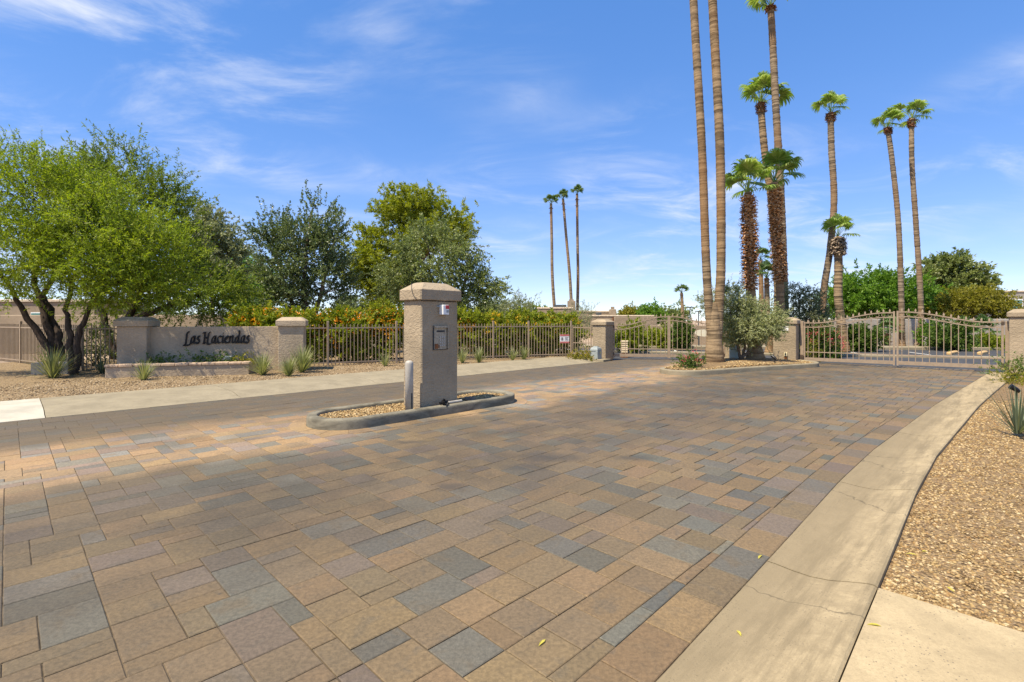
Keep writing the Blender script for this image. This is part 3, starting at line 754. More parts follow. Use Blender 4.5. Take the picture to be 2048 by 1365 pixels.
p3 = gate_pillar('gate_pillar', (14.42, 13.98, 0), R(-44), .95, .6, 1.80, 'broad stucco pillar at the right edge, beside the yucca gravel')
p4 = gate_pillar('gate_pillar', (8.12, 18.55, 0), R(-20), .55, .5, 1.5, 'stucco pillar half hidden behind the olive tree at the left gate')
# small fittings on pillars
def wall_light(parent, x, y, z):
    wl = MB().cbox(x-.05, x+.05, y-.07, y, z, z+.12, .012).build('wall_light', M['cream'], parent)
    MB().box(x-.02, x+.02, y-.073, y-.0705, z+.04, z+.09).build('light_slot', M['ink'], wl)
    MB().cbox(x-.045, x+.045, y-.05, y, z-.10, z-.004, .01).build('light_base', M['rust'], wl)
wall_light(p2, .05, -.25, .26); wall_light(p3, -.02, -.30, .26)
ntc = MB().box(-.18, .13, -.262, -.2505, 1.13, 1.28).build('notice', M['white'], p2)
b = MB()
for k in range(3): b.box(-.15, .10-.05*(k % 2), -.2645, -.2625, 1.16+k*.035, 1.172+k*.035)
b.build('notice_print', simple('violet_ink', (.22, .16, .24), .6), ntc)

# ------------------------------------------------------------------ gates
def gate_leaf(a, bb, hinge_h, top_h, label, hinge_at_a=True):
    """one leaf from hinge a to meeting edge bb (or reverse); top curve is an S that rises to the meeting edge"""
    a, bb = Vector((a[0], a[1], 0)), Vector((bb[0], bb[1], 0)); L = (bb-a).length; rz = math.atan2(bb.y-a.y, bb.x-a.x)
    r_ = empty('gate_leaf', (a.x, a.y, 0), rz, label, 'gate', 'arched driveway gate leaves')
    zb = .10; mt = M['gatepaint']
    def top(x):
        t = x/L if hinge_at_a else 1-x/L
        s = min(1, max(0, (t-.12)/.80)); s = s*s*(3-2*s); return hinge_h + (top_h-hinge_h)*s
    def bar(nm, x0, x1, z0, z1, t=.02): return MB().box(x0, x1, -t, t, z0, z1).build(nm, mt, r_)
    bar('stile', 0, .05, zb-.03, top(0)+.02, .028); bar('stile', L-.05, L, zb-.03, top(L)+.03, .028)
    bar('bottom_rail', .05, L-.05, zb, zb+.11, .022); bar('middle_rail', .05, L-.05, .385, .415, .015)
    def curve_rail(nm, off, w):
        xs = np.linspace(.05, L-.05, 25); V = []; 
        for x in xs:
            z = top(x)-off; V += [(x, -.02, z-w), (x, .02, z-w), (x, .02, z), (x, -.02, z)]
        F = [(i*4+k, i*4+(k+1) % 4, (i+1)*4+(k+1) % 4, (i+1)*4+k) for i in range(24) for k in range(4)]
        MB().add(V, F).build(nm, mt, r_)
    curve_rail('top_rail', 0, .035); curve_rail('lower_top_rail', .15, .03)
    n = max(6, int(round((L-.1)/.165))); pm = {}
    for k in range(n):
        x = .05 + (L-.1)*(k+.5)/n; z1 = top(x)-.175
        pk1 = MB().box(x-.0095, x+.0095, -.0095, .0095, zb+.11, z1).build('picket', mt, r_)
        zc = z1-.05
        if k % 2: MB().lathe([(.006, -.03), (.020, -.012), (.020, .012), (.006, .03)], 8, (x, 0, zc)).build('collar', mt, pk1)
        else: MB().lathe([(.006, -.025), (.018, -.01), (.018, .01), (.006, .025)], 8, (x, 0, .52)).build('collar', mt, pk1)
        MB().rings([[(x+.012*sx, .012*sy, top(x)+.001) for sx, sy in ((-1,-1),(1,-1),(1,1),(-1,1))], [(x+.026*sx, .012*sy, top(x)+.035) for sx, sy in ((-1,-1),(1,-1),(1,1),(-1,1))], [(x+.003*sx, .003*sy, top(x)+.10) for sx, sy in ((-1,-1),(1,-1),(1,1),(-1,1))]]).build('finial', mt, r_)
        # scroll between the two top rails: an open C of bar
        sg = 1 if k % 2 else -1; zm_ = top(x)-.09
        pts = [(x+sg*.05*math.cos(q), 0, zm_+.047*math.sin(q)) for q in np.linspace(.6, 2*math.pi-.6, 9)]
        MB().tube(pts, .008, 5).build('scroll', mt, r_)
    hx = .0 if hinge_at_a else L
    for z in (.16, hinge_h-.1): MB().box(hx-.05, hx+.02, -.035, .035, z, z+.10).build('hinge', M['gatedark'], r_)
    return r_
gm1 = ((3.86+7.72)/2+.08, (19.25+18.5)/2+.02)
gate_leaf((3.86, 19.22), gm1, 1.30, 1.63, 'left leaf of the arched gate by the grey operator box')
gate_leaf(gm1, (7.78, 18.48), 1.30, 1.63, 'right leaf of the left gate, partly behind the twin palm', False)
gm2 = (12.02, 15.85)
gate_leaf((10.02, 17.35), gm2, 1.41, 1.74, 'left leaf of the right gate, in front of the pink blooms')
gate_leaf((gm2[0]+.03, gm2[1]-.025), (13.95, 14.33), 1.45, 1.76, 'right leaf of the right gate, next to the broad edge pillar', False)
for (x, y, rz, w, l_) in ((9.98, 17.38, -42, .10, 'dark steel gate post against the round-topped pillar'), (3.80, 19.2, -40, .08, 'steel gate post on the hipped pillar at the left gate'), (14.0, 14.28, -44, .08, 'steel gate post on the broad right pillar')):
    o = MB().cbox(-w/2, w/2, -w/2, w/2, -.02, 1.46, .006).build('gate_post', M['gatepaint']); o.location = (x, y, 0); o.rotation_euler = (0, 0, R(rz)); tag(o, l_, 'post')
    MB().box(-w/2-.01, w/2+.01, -w/2-.02, -w/2, .10, .30).build('bracket', M['gatedark'], o)

# ------------------------------------------------------------------ fences
pk_mesh = {}
def fence(name, pts, label, hp=1.33, spacing=.112, zg=.03, post_every=None):
    r_ = empty(name, (pts[0][0], pts[0][1], 0), 0, label, 'fence')
    ox, oy = pts[0][0], pts[0][1]
    key = round(hp, 3)
    if key not in pk_mesh:
        b = MB(); b.box(-.010, .010, -.010, .010, .05, hp); me = b.mesh('picket'); me.materials.append(M['fence'])
        b2 = MB(); b2.cbox(-.032, .032, -.032, .032, -.05, hp+.10, .008); m2 = b2.mesh('post'); m2.materials.append(M['fence']); pk_mesh[key] = (me, m2)
    me, m2 = pk_mesh[key]
    for (x0, y0), (x1, y1) in zip(pts[:-1], pts[1:]):
        a, c = Vector((x0-ox, y0-oy, zg)), Vector((x1-ox, y1-oy, zg)); d = c-a; L = d.length; an = math.atan2(d.y, d.x)
        for z in (.13, hp-.13):
            o = MB().box(.033, L-.033, -.016, .016, z, z+.035).build('rail', M['fence'], r_); o.location = a; o.rotation_euler = (0, 0, an)
        n = int(L/spacing)
        for k in range(1, n):
            o = link('picket', me, None, r_); o.location = a + d*(k/n); o.rotation_euler = (0, 0, an)
        o = link('post', m2, None, r_); o.location = a; o.rotation_euler = (0, 0, an)
    o = link('post', m2, None, r_); o.location = c; o.rotation_euler = (0, 0, an)
    return r_
FA = [(-6.35, 15.2), (-5.67, 15.55), (-3.80, 16.6), (-2.2, 17.55), (-.68, 18.3), (.62, 18.95), (2.28, 19.5)]
fence('picket_fence', FA, 'long beige picket fence in front of the orange flower hedge')
fence('picket_fence', [(-12.0, 14.1), (-11.1, 14.25), (-10.05, 14.35)], 'short picket fence between the mesquite trunks and the sign wall')
fence('picket_fence', [(-12.0, 14.1), (-13.9, 15.2), (-16.0, 16.45), (-18.2, 17.75), (-20.4, 19.0)], 'picket fence running back at the far left behind the mesquite')
pg = empty('pedestrian_gate', (2.34, 19.52, 0), math.atan2(-.35, .72), 'narrow picket walk gate left of the hipped gate pillar', 'gate')
for nm, x0, x1, z0, z1 in (('stile', 0, .035, .12, 1.30), ('stile', .72, .755, .12, 1.38), ('rail', .035, .72, .20, .235), ('rail', .035, .72, 1.19, 1.225), ('rail', .035, .72, .60, .63)):
    MB().box(x0, x1, -.017, .017, z0, z1).build(nm, M['fence'], pg)
for k in range(6): MB().box(.10+k*.107, .118+k*.107, -.009, .009, .235, 1.30).build('picket', M['fence'], pg)
# warning notice on the fence
ws = empty('warning_sign', (at(1128, 19.2), 19.02, .62), math.atan2(.55, 1.66), 'red and white warning sign on the fence by the walk gate', 'sign')
MB().box(-.19, .19, -.012, 0, 0, .33).build('plate', M['white'], ws)
MB().box(-.19, .19, -.015, -.0125, .262, .33).build('top_band', M['signred'], ws); MB().box(-.19, .19, -.015, -.0125, 0, .062).build('bottom_band', M['signred'], ws)
b = MB(); b.box(-.13, -.07, -.015, -.0125, .10, .22); b.box(-.15, -.05, -.0155, -.0125, .15, .165)
for k in range(3): b.box(.02, .15-.03*(k % 2), -.015, -.0125, .11+k*.045, .13+k*.045)
b.build('print', simple('grey_ink', (.16, .14, .14), .6), ws)

# ------------------------------------------------------------------ monument sign
SA, SB = Vector((-9.90, 13.35, 0)), Vector((-6.28, 14.45, 0)); san = math.atan2(SB.y-SA.y, SB.x-SA.x); SL = (SB-SA).length
sg = empty('sign_wall', SA, san, 'stucco monument sign wall with two capped pillars and black letters', 'sign wall')
MB().cbox(.30, SL-.3, -.10, .12, 0, 1.31, .012).build('wall_panel', M['stucco_sign'], sg)
for x in (0, SL):
    MB().cbox(x-.33, x+.33, -.36, .36, 0, 1.33, .012).build('pillar', M['stucco_sign'], sg)
    W_, D_, bv = .385, .415, .02
    def rg(x_, y_, z_, c=x): return [(c-x_, -y_, z_), (c+x_, -y_, z_), (c+x_, y_, z_), (c-x_, y_, z_)]
    MB().rings([rg(W_, D_, 1.332), rg(W_, D_, 1.47), rg(W_-.03, D_-.03, 1.50), rg(W_-.14, D_-.14, 1.575)]).build('pillar_cap', M['stucco_sign'], sg)
# planter in front, a little wider than the panel
pl = empty('planter', SA, san, 'low stucco planter with brick cap under the sign wall', 'planter')
PX0, PX1, PY0 = -.30, 2.86, -1.05
for (x0, x1, y0, y1) in ((PX0, PX1, PY0, PY0+.2), (PX0, PX0+.2, PY0+.202, -.37), (PX1-.2, PX1, PY0+.202, -.12)):
    MB().cbox(x0, x1, y0, y1, 0, .345, .012).build('planter_wall', M['stucco_sign'], pl)
x = PX0-.02; k = 0
while x < PX1:
    w = .30; MB().cbox(x+.004, min(x+w, PX1+.02)-.004, PY0-.025, PY0+.225, .349, .405+.004*(k % 3), .016).build('cap_brick', M['capstone'], pl); x += w; k += 1
MB().box(PX0+.2, PX1-.2, PY0+.2, -.10, .0, .30).build('soil', simple('soil', (.11, .075, .05), .95), pl)

# calligraphic letters drawn with a broad nib (units: x height = 1)
def bez(*p):
    p = [np.array(q, float) for q in p]; t = np.linspace(0, 1, 9)[:, None]
    if len(p) == 3: return (1-t)**2*p[0]+2*t*(1-t)*p[1]+t*t*p[2]
    return (1-t)**3*p[0]+3*t*(1-t)**2*p[1]+3*t*t*(1-t)*p[2]+t**3*p[3]
def J(*a): return np.concatenate(a)
LET = {
 'L': (1.05, [J(bez((.85,1.50),(.60,1.62),(.52,1.30)), bez((.52,1.30),(.42,.7),(.34,.05)), bez((.34,.05),(.25,-.28),(-.05,-.22))), bez((-.02,-.18),(.45,-.30),(.95,-.16)), bez((.95,-.16),(1.10,-.08),(1.0,.06))]),
 'a': (.92, [J(bez((.72,.92),(.35,1.08),(.15,.55)), bez((.15,.55),(.02,.05),(.30,.04)), bez((.30,.04),(.55,.12),(.70,.85))), J(bez((.76,.98),(.62,.45),(.62,.18)), bez((.62,.18),(.66,-.04),(.92,.10)))]),
 's': (.66, [J(bez((.60,.88),(.38,1.08),(.24,.82)), bez((.24,.82),(.20,.62),(.42,.48)), bez((.42,.48),(.62,.25),(.42,.05)), bez((.42,.05),(.22,-.08),(.02,.10)))]),
 'H': (1.45, [J(bez((.10,1.36),(.35,1.50),(.60,1.40))), J(bez((.48,1.42),(.38,.8),(.30,.04))), bez((.08,.0),(.28,.08),(.50,.0)), J(bez((1.30,1.45),(1.10,1.52),(1.02,1.2)), bez((1.02,1.2),(.92,.6),(.82,.15)), bez((.82,.15),(.82,-.22),(1.35,-.10))), bez((.38,.72),(.65,.78),(.96,.72))]),
 'c': (.74, [J(bez((.68,.82),(.55,1.08),(.28,.85)), bez((.28,.85),(.02,.5),(.16,.16)), bez((.16,.16),(.32,-.08),(.70,.16)))]),
 'i': (.46, [J(bez((.06,.86),(.24,1.02),(.26,.86)), bez((.26,.86),(.14,.4),(.18,.12)), bez((.18,.12),(.24,-.02),(.44,.12))), bez((.24,1.26),(.30,1.30),(.36,1.34))]),
 'e': (.76, [J(bez((.12,.46),(.55,.52),(.60,.80)), bez((.60,.80),(.50,1.08),(.24,.80)), bez((.24,.80),(.0,.45),(.16,.14)), bez((.16,.14),(.34,-.08),(.72,.16)))]),
 'n': (.94, [bez((.04,.86),(.24,1.02),(.22,.80)), bez((.24,.90),(.14,.4),(.10,.02)), J(bez((.18,.58),(.45,1.12),(.66,.92)), bez((.66,.92),(.62,.5),(.58,.18)), bez((.58,.18),(.62,-.02),(.88,.12)))]),
 'd': (.96, [J(bez((.62,.86),(.30,1.02),(.14,.50)), bez((.14,.50),(.04,.04),(.30,.04)), bez((.30,.04),(.55,.14),(.66,.8))), J(bez((.66,1.62),(.86,1.72),(.84,1.42)), bez((.84,1.42),(.66,.6),(.62,.18)), bez((.62,.18),(.66,-.04),(.94,.12)))]),
}
nib = np.array((math.cos(R(38)), math.sin(R(38)))) * .128
def letter_mesh(strokes, sc, depth=.03, vs=1.36):
    b = MB()
    for st in strokes:
        st = np.asarray(st); n = len(st); tv = np.gradient(st, axis=0); tl = np.linalg.norm(tv, axis=1)[:, None]; tv = tv/np.maximum(tl, 1e-6); nr_ = np.stack([-tv[:, 1], tv[:, 0]], 1)
        off = nib[None]*1.0; sgn = np.sign((nr_*off).sum(1, keepdims=True)); sgn[sgn == 0] = 1
        o_ = off*1.0 + nr_*sgn*.036
        A = (st+o_)*sc*np.array((1, vs)); B = (st-o_)*sc*np.array((1, vs))
        # keep left/right consistent along the stroke
        L_ = np.where(sgn > 0, A, B); R_ = np.where(sgn > 0, B, A)
        V = []
        for i in range(n): V += [(L_[i][0], 0, L_[i][1]), (R_[i][0], 0, R_[i][1]), (R_[i][0], -depth, R_[i][1]), (L_[i][0], -depth, L_[i][1])]
        F = [(i*4+k, i*4+(k+1) % 4, (i+1)*4+(k+1) % 4, (i+1)*4+k) for i in range(n-1) for k in range(4)] + [(3, 2, 1, 0), tuple((n-1)*4+k for k in range(4))]
        b.add(V, F)
    return b
tx = 0.; word = 'Las Haciendas'; adv = sum(LET[c][0] if c != ' ' else .32 for c in word)
wid = 1.60; sc = wid/adv; x0 = 1.10
for ch in word:
    if ch == ' ': tx += .32; continue
    o = letter_mesh(LET[ch][1], sc).build('letter', M['letter'], sg); o.location = (x0+tx*sc, -.108, .86); tx += LET[ch][0]
# flood light in the planter
fl = empty('flood_light', SA + Vector((math.cos(san)*2.25-math.sin(san)*-.55, math.sin(san)*2.25+math.cos(san)*-.55, .30)), san, 'small grey flood light among the planter greenery', 'lamp')
MB().tube([(0, 0, 0), (0, 0, .14)], .012, 6).build('stake', M['black'], fl); o = MB().cbox(-.10, .10, -.05, .04, .14, .23, .012).build('lamp_head', M['greybox'], fl)

# grey utility block by the mesquite
ub = tag(MB().cbox(-.42, .42, -.2, .2, -.02, .36, .015).build('utility_block', M['stucco_grey']), 'low grey stucco block at the foot of the mesquite', 'block'); ub.location = (at(106, 13.2), 13.25, .03); ub.rotation_euler = (0, 0, R(12))

# ------------------------------------------------------------------ operator boxes, lamps, small things
def operator_box(loc, rz, mat, label, h=.48, w=.30):
    r_ = empty('gate_operator', loc, rz, label, 'utility box')
    MB().cbox(-w/2-.18, w/2+.30, -.28, .28, -.03, .055, .01).build('concrete_pad', M['concrete_l'], r_)
    def rg(x, y, z): return [(-x, -y, z), (x, -y, z), (x, y, z), (-x, y, z)]
    MB().rings([rg(w/2, .16, .056), rg(w/2, .16, h-.08), rg(w/2-.02, .13, h-.02), rg(w/2-.05, .10, h)]).build('housing', mat, r_)
    MB().cbox(-.09, .09, -.06, .06, h+.001, h+.035, .01).build('lid_knob', mat, r_)
    MB().box(-w/2+.04, w/2-.08, -.165, -.161, h-.15, h-.135).build('vent', M['ink'], r_); MB().box(-.1, .03, -.165, -.161, .085, .12).build('badge', M['steel'], r_)
    return r_
operator_box((at(1191, 18.55), 18.45, .02), R(-38), M['greybox'], 'grey gate operator box on a pad at the hipped pillar')
operator_box((at(1469, 17.3), 17.35, .10), R(-20), M['greenbox'], 'pale green gate operator box between palm and olive tree', .52, .28)
lb = empty('louvred_light', (at(1249, 20.6), 20.6, -.03), R(-15), 'cream block light post with louvres behind the left gate', 'lamp')
MB().cbox(-.15, .15, -.15, .15, 0, .16, .01).build('base', M['rust'], lb)
for k in range(5): MB().cbox(-.14, .14, -.14, .14, .20+k*.085, .255+k*.085, .01).build('louvre', M['creamstone'], lb)
MB().box(-.09, .09, -.09, .09, .161, .60).build('core', M['ink'], lb); MB().cbox(-.15, .15, -.15, .15, .62, .68, .01).build('top_cap', M['creamstone'], lb)
def spot(loc, rz, label, h=.16):
    r_ = empty('spot_light', loc, rz, label, 'lamp')
    MB().tube([(0, 0, -.03), (0, 0, h)], .014, 6).build('stake', M['black'], r_)
    MB().tube([(0, -.04, h-.01), (0, .01, h+.03), (0, .09, h+.085)], [.03, .042, .05], 10).build('lamp_head', M['black'], r_); return r_
spot((at(1408, 14.9), 14.9, .15), R(-20), 'black spot light at the left foot of the twin palm'); spot((at(1548, 15.6), 15.55, .14), R(30), 'black spot light on the median near the rounded pillar'); spot((at(2039, 9.15), 9.2, .07), R(60), 'black spot light in the right gravel behind the yucca', .13)
ov = empty('oval_sign', (at(1407, 27.5), 27.5, 0), R(-4), 'cream oval sign on two posts seen through the left gate', 'sign')
MB().rings([[(.46*math.cos(q), y, .78+.19*math.sin(q)) for q in (2*math.pi*k/28 for k in range(28))] for y in (-.03, .03)]).build('sign_face', M['ovalsign'], ov)
for x in (-.25, .25): MB().box(x-.03, x+.03, -.028, .028, -.05, .61).build('leg', M['darkmetal'], ov)
def street_lamp(x, Y, ytop, label):
    r_ = empty('street_lamp', (at(x, Y), Y, 0), R(15), label, 'street lamp', 'tall parking lot lamps'); h = zt(ytop, Y)
    MB().tube([(0, 0, 0), (0, 0, h)], .07, 8).build('pole', M['darkmetal'], r_); MB().cbox(-.5, .5, -.22, .22, h+.002, h+.14, .03).build('lamp_head', M['darkmetal'], r_)
street_lamp(1380, 75, 616, 'taller dark street lamp right of the tiny far palm'); street_lamp(1397, 75, 624, 'shorter dark street lamp just left of the twin palm')

# ------------------------------------------------------------------ houses and walls
def house(name, loc, rz, parts, label, mat):
    """parts: list of (kind, x0,x1,y0,y1,z0,z1)"""
    r_ = empty(name, loc, rz, label, 'house'); last = {}
    for nm, x0, x1, y0, y1, z0, z1 in parts:
        mm = {'wall': mat, 'parapet': M['roofwhite'], 'chimney': mat, 'roof_unit': M['darkmetal'], 'window': M['glass'], 'frame': M['white'], 'sill': M['white'], 'downpipe': M['rust'], 'chimney_cap': mat, 'scupper': M['ink']}[nm]
        MB().cbox(x0, x1, y0, y1, z0, z1, .04 if nm in ('wall', 'chimney', 'parapet') else .008).build(nm, mm, {'window': last.get('frame'), 'chimney_cap': last.get('chimney'), 'parapet': last.get('wall')}.get(nm) or r_); last[nm] = list(COL.objects)[-1]
    return r_
Y = 46; k = Y/1010
house('house', (at(1075, Y), Y, -.05), R(-4), [('wall', 0, 3.2, 0, 7, 0, zt(617, Y)), ('parapet', -.05, 3.25, -.05, 7.05, zt(617, Y)+.003, zt(615, Y)+.06), ('wall', 3.21, 6.75, .15, 7, 0, zt(624, Y)), ('parapet', 3.26, 6.8, .1, 7.05, zt(624, Y)+.003, zt(622, Y)+.06),
      ('chimney', 2.85, 3.6, 3, 3.8, 2.4, zt(601, 49)), ('chimney_cap', 3.0, 3.45, 3.15, 3.65, zt(601, 49)+.003, zt(598, 49)), ('roof_unit', 1.5, 2.7, 2, 3, 2.7, zt(609, 48))], 'low stucco house with square chimney behind the left gate pillar', M['stucco_house'])
Y = 42
house('house', (at(1186, Y), Y, -.05), R(-3), [('wall', 0, 5.0, 0, 6, 0, zt(632, Y)), ('parapet', -.04, 5.04, -.05, 6.05, zt(632, Y)+.003, zt(629.5, Y)), ('chimney', 1.75, 2.3, 2.5, 3.1, 1.5, zt(618, 45)), ('chimney_cap', 1.88, 2.16, 2.65, 2.95, zt(618, 45)+.003, zt(613, 45)), ('roof_unit', .55, .95, 2, 2.6, 1.5, zt(624, 44)), ('downpipe', 1.6, 1.68, -.1, -.01, .2, zt(633, Y))], 'lower stucco house with round chimney pot over the left gate', M['stucco_house'])
Y = 33
gw = tag(MB().cbox(0, 2.75, 0, .25, -.05, zt(634, Y), .03).build('garden_wall', M['stucco_house']), 'plain stucco wall seen above the left half of the left gate', 'wall'); gw.location = (at(1229, Y), Y, 0); gw.rotation_euler = (0, 0, R(-3))
gw = tag(MB().cbox(0, 8, 0, .25, -.05, 1.15, .03).build('garden_wall', M['stucco_house']), 'low stucco wall behind the oval sign', 'wall'); gw.location = (at(1300, 31), 31, 0); gw.rotation_euler = (0, 0, R(-6))
Y = 44
house('house', (at(1968, Y), Y, -.05), R(-8), [('wall', 0, 14, 0, 8, 0, zt(584, Y)), ('parapet', -.06, 14.06, -.06, 8.06, zt(584, Y)+.003, zt(582, Y)+.06), ('frame', 1.55, 2.95, -.06, -.01, 2.2, 3.32), ('window', 1.62, 2.88, -.09, -.062, 2.28, 3.25), ('wall', -6.0, -.02, -1.2, 5, 0, zt(617, Y)), ('parapet', -6.06, -.04, -1.26, 5.06, zt(617, Y)+.003, zt(614.5, Y)), ('frame', -3.6, -2.5, -1.27, -1.21, 1.0, 1.95), ('window', -3.54, -2.56, -1.30, -1.272, 1.06, 1.9)], 'grey two storey flat roofed house with teal window at far right', M['stucco_grey'])
gw = tag(MB().cbox(0, 17, 0, .25, -.05, 1.55, .03).build('garden_wall', M['stucco_grey']), 'stucco garden wall behind the hedges of the right gate', 'wall'); gw.location = (18.5, 30.5, 0); gw.rotation_euler = (0, 0, R(-8))
gw = tag(MB().cbox(0, 24, 0, .25, -.05, 1.72, .03).build('garden_wall', M['stucco_house']), 'sandy stucco wall behind the left trees and sign', 'wall'); gw.location = (-31, 24.0, 0); gw.rotation_euler = (0, 0, R(-4))
hh = house('house', (at(-40, 30), 31, 0), R(0), [('wall', 0, 6, 0, 5, 0, 2.6), ('parapet', -.1, 6.1, -.1, 5.1, 2.603, 2.75), ('frame', 2.1, 2.75, -.05, -.01, .7, 1.95), ('window', 2.15, 2.70, -.08, -.052, .75, 1.9)], 'pale house glimpsed at the far left behind the mesquite', M['stucco_house'])

# ------------------------------------------------------------------ foliage engine
def unit(a): return a / np.maximum(np.linalg.norm(a, axis=-1, keepdims=True), 1e-9)
def leaf_quads(C, D, L, Wd, r, flatness=0.):
    """diamond leaves at C along D"""
    n = len(C); D = unit(D); rnd = r.normal(size=(n, 3)); rnd[:, 2] *= (1-flatness); 
    if flatness: rnd[:, 2] = rnd[:, 2]*.3
    S_ = unit(np.cross(D, rnd)); L = np.broadcast_to(L, (n,))[:, None]; Wd = np.broadcast_to(Wd, (n,))[:, None]
    return np.stack([C, C+D*L*.45+S_*Wd*.5, C+D*L, C+D*L*.45-S_*Wd*.5], 1)
def lobes_points(lobes, n, r, shell=.55):
    vol = np.array([l[3]*l[4]*l[5] for l in lobes]); pk_ = r.choice(len(lobes), n, p=vol**.8/(vol**.8).sum())
    d = unit(r.normal(size=(n, 3))); rr = shell + (1-shell)*r.random(n)**.7; rr = np.where(r.random(n) < .25, r.random(n)**.5, rr)
    Lb = np.array(lobes)[pk_]; return Lb[:, :3] + d*rr[:, None]*Lb[:, 3:6], d, Lb[:, :3]
def make_crown(lobes, clumps, twigs, leaves, r, clump_r=.35, twig=.5, leaf=(.06, .02), bias=(0, 0, .25), droop=.0, spread=.6, flat=0., shell=.55):
    cp, cd, cc = lobes_points(lobes, clumps, r, shell)
    base = np.repeat(cp, twigs, 0) + r.normal(size=(clumps*twigs, 3))*clump_r*np.array([1, 1, .75]); dirs = unit(np.repeat(cd, twigs, 0) + np.array(bias) + r.normal(size=(clumps*twigs, 3))*spread)
    n = len(base); tl = twig*r.uniform(.5, 1.2, n); t = r.random((n, leaves))
    pos = base[:, None] + dirs[:, None]*(t*tl[:, None])[..., None]; pos[..., 2] -= droop*(t*tl[:, None])**2
    ld = dirs[:, None]*.7 + r.normal(size=(n, leaves, 3))*.65; ld[..., 2] -= droop*.8
    m = n*leaves; q = leaf_quads(pos.reshape(-1, 3), ld.reshape(-1, 3), leaf[0]*r.uniform(.6, 1.35, m), leaf[1]*r.uniform(.7, 1.3, m), r, flat)
    # thin twig slivers
    e = base + dirs*tl[:, None]; e[:, 2] -= droop*tl**2; tw = leaf_quads(base, e-base, tl, np.full(n, .010), r)
    return q, tw, cp
def branch_mesh(b, p0, p1, r0, r1, r, n=6, sag=0.):
    p0, p1 = np.array(p0, float), np.array(p1, float); L = np.linalg.norm(p1-p0); pts = []
    k = 6; j = r.normal(size=(k+1, 3))*L*.035; j[0] = j[-1] = 0
    for i in range(k+1):
        t = i/k; p = p0+(p1-p0)*t + j[i]; p[2] += math.sin(t*math.pi)*L*sag; pts.append(p)
    b.tube([Vector(p) for p in pts], [r0+(r1-r0)*(i/k) for i in range(k+1)], n)
def tree(name, label, cat, base, stems, lobes, mat, barkm, seed, clumps, twigs, leaves, limb_n=26, group=None, stem_r=.11, **kw):
    """stems: list of polylines from the base; lobes: ellipsoids (x,y,z,rx,ry,rz)"""
    r = np.random.default_rng(seed); root = empty(name, base, 0, label, cat, group); B0 = np.array(base, float)
    q, tw, cp = make_crown(lobes, clumps, twigs, leaves, r, **kw)
    b = MB(); nodes = []
    for st in stems:
        rr = np.linspace(stem_r, stem_r*.45, len(st)); P_ = []
        for i in range(len(st)-1):
            for t in np.linspace(0, 1, 5, endpoint=False): P_.append(np.array(st[i])*(1-t)+np.array(st[i+1])*t + (r.normal(size=3)*.025 if (i or t) else 0))
        P_.append(np.array(st[-1])); ra = np.linspace(stem_r, stem_r*.35, len(P_))
        b.tube([Vector(p-B0) for p in P_], list(ra), 8); nodes += [(p, ra_) for p, ra_ in zip(P_[2:], ra[2:])]
    NP = np.array([n_[0] for n_ in nodes]); sel = r.choice(len(cp), min(limb_n, len(cp)), replace=False)
    for s in sel:
        d = np.linalg.norm(NP-cp[s], axis=1) + np.maximum(0, NP[:, 2]-cp[s][2])*1.5; j = int(np.argmin(d))
        branch_mesh(b, NP[j]-B0, cp[s]-B0, nodes[j][1]*.5, .008, r, 5, .05)
    b.build('trunk', barkm, root, True)
    V = q.reshape(-1, 3) - B0; link('crown', np_mesh('crown', V, 4), mat, root)
    tag(link('twigs', np_mesh('twigs', tw.reshape(-1, 3)-B0, 4), barkm, root), kind='stuff')
    return root
def lb_(x, y, Y, rx, rz, ry=None):
    k = Y/1010; return (at(x, Y), Y, zt(y, Y), rx*k, (ry or rx)*k, rz*k)
def P3(x, y, Y): return (at(x, Y), Y, zt(y, Y))
FE = dict(leaf=(.085, .024), twig=.80, clump_r=.20, spread=.50, droop=.06, bias=(0, 0, .45))
# nearest mesquite with dark forked stems
tree('mesquite_tree', 'large bright green mesquite with dark forked trunks at far left', 'tree', (at(118, 13.5), 13.5, .03),
     [[P3(122, 745, 13.5), P3(95, 690, 13.4), P3(48, 625, 13.2), P3(10, 560, 12.9)], [P3(118, 745, 13.5), P3(98, 660, 13.5), P3(70, 570, 13.6), P3(95, 430, 13.6)], [P3(122, 745, 13.5), P3(115, 670, 13.6), P3(88, 590, 14.0), P3(150, 450, 14.2)]],
     [lb_(40, 400, 13.2, 95, 90), lb_(120, 440, 13.8, 110, 95), lb_(-30, 480, 13., 110, 110), lb_(60, 515, 12.9, 115, 50), lb_(15, 350, 13.4, 50, 42), lb_(180, 500, 14.2, 60, 45)], M['mesq'], M['bark_dark'], 21, 185, 11, 32, 40, stem_r=.115, **FE)
tree('mesquite_tree', 'leaning two stemmed mesquite arching over the left sign pillar', 'tree', (at(150, 13.0), 13.0, .03),
     [[P3(148, 757, 13.0), P3(155, 680, 13.0), P3(172, 630, 13.1), P3(240, 500, 13.3)], [P3(148, 757, 13.0), P3(142, 680, 13.0), P3(132, 620, 13.2), P3(170, 470, 13.2)]],
     [lb_(230, 480, 13.2, 100, 75), lb_(290, 530, 13.4, 85, 55), lb_(190, 535, 12.9, 70, 42), lb_(190, 410, 13.4, 60, 50), lb_(330, 570, 13.4, 62, 34), lb_(270, 575, 13.1, 60, 24)], M['mesq'], M['bark_dark'], 22, 165, 11, 32, 36, stem_r=.095, **FE)
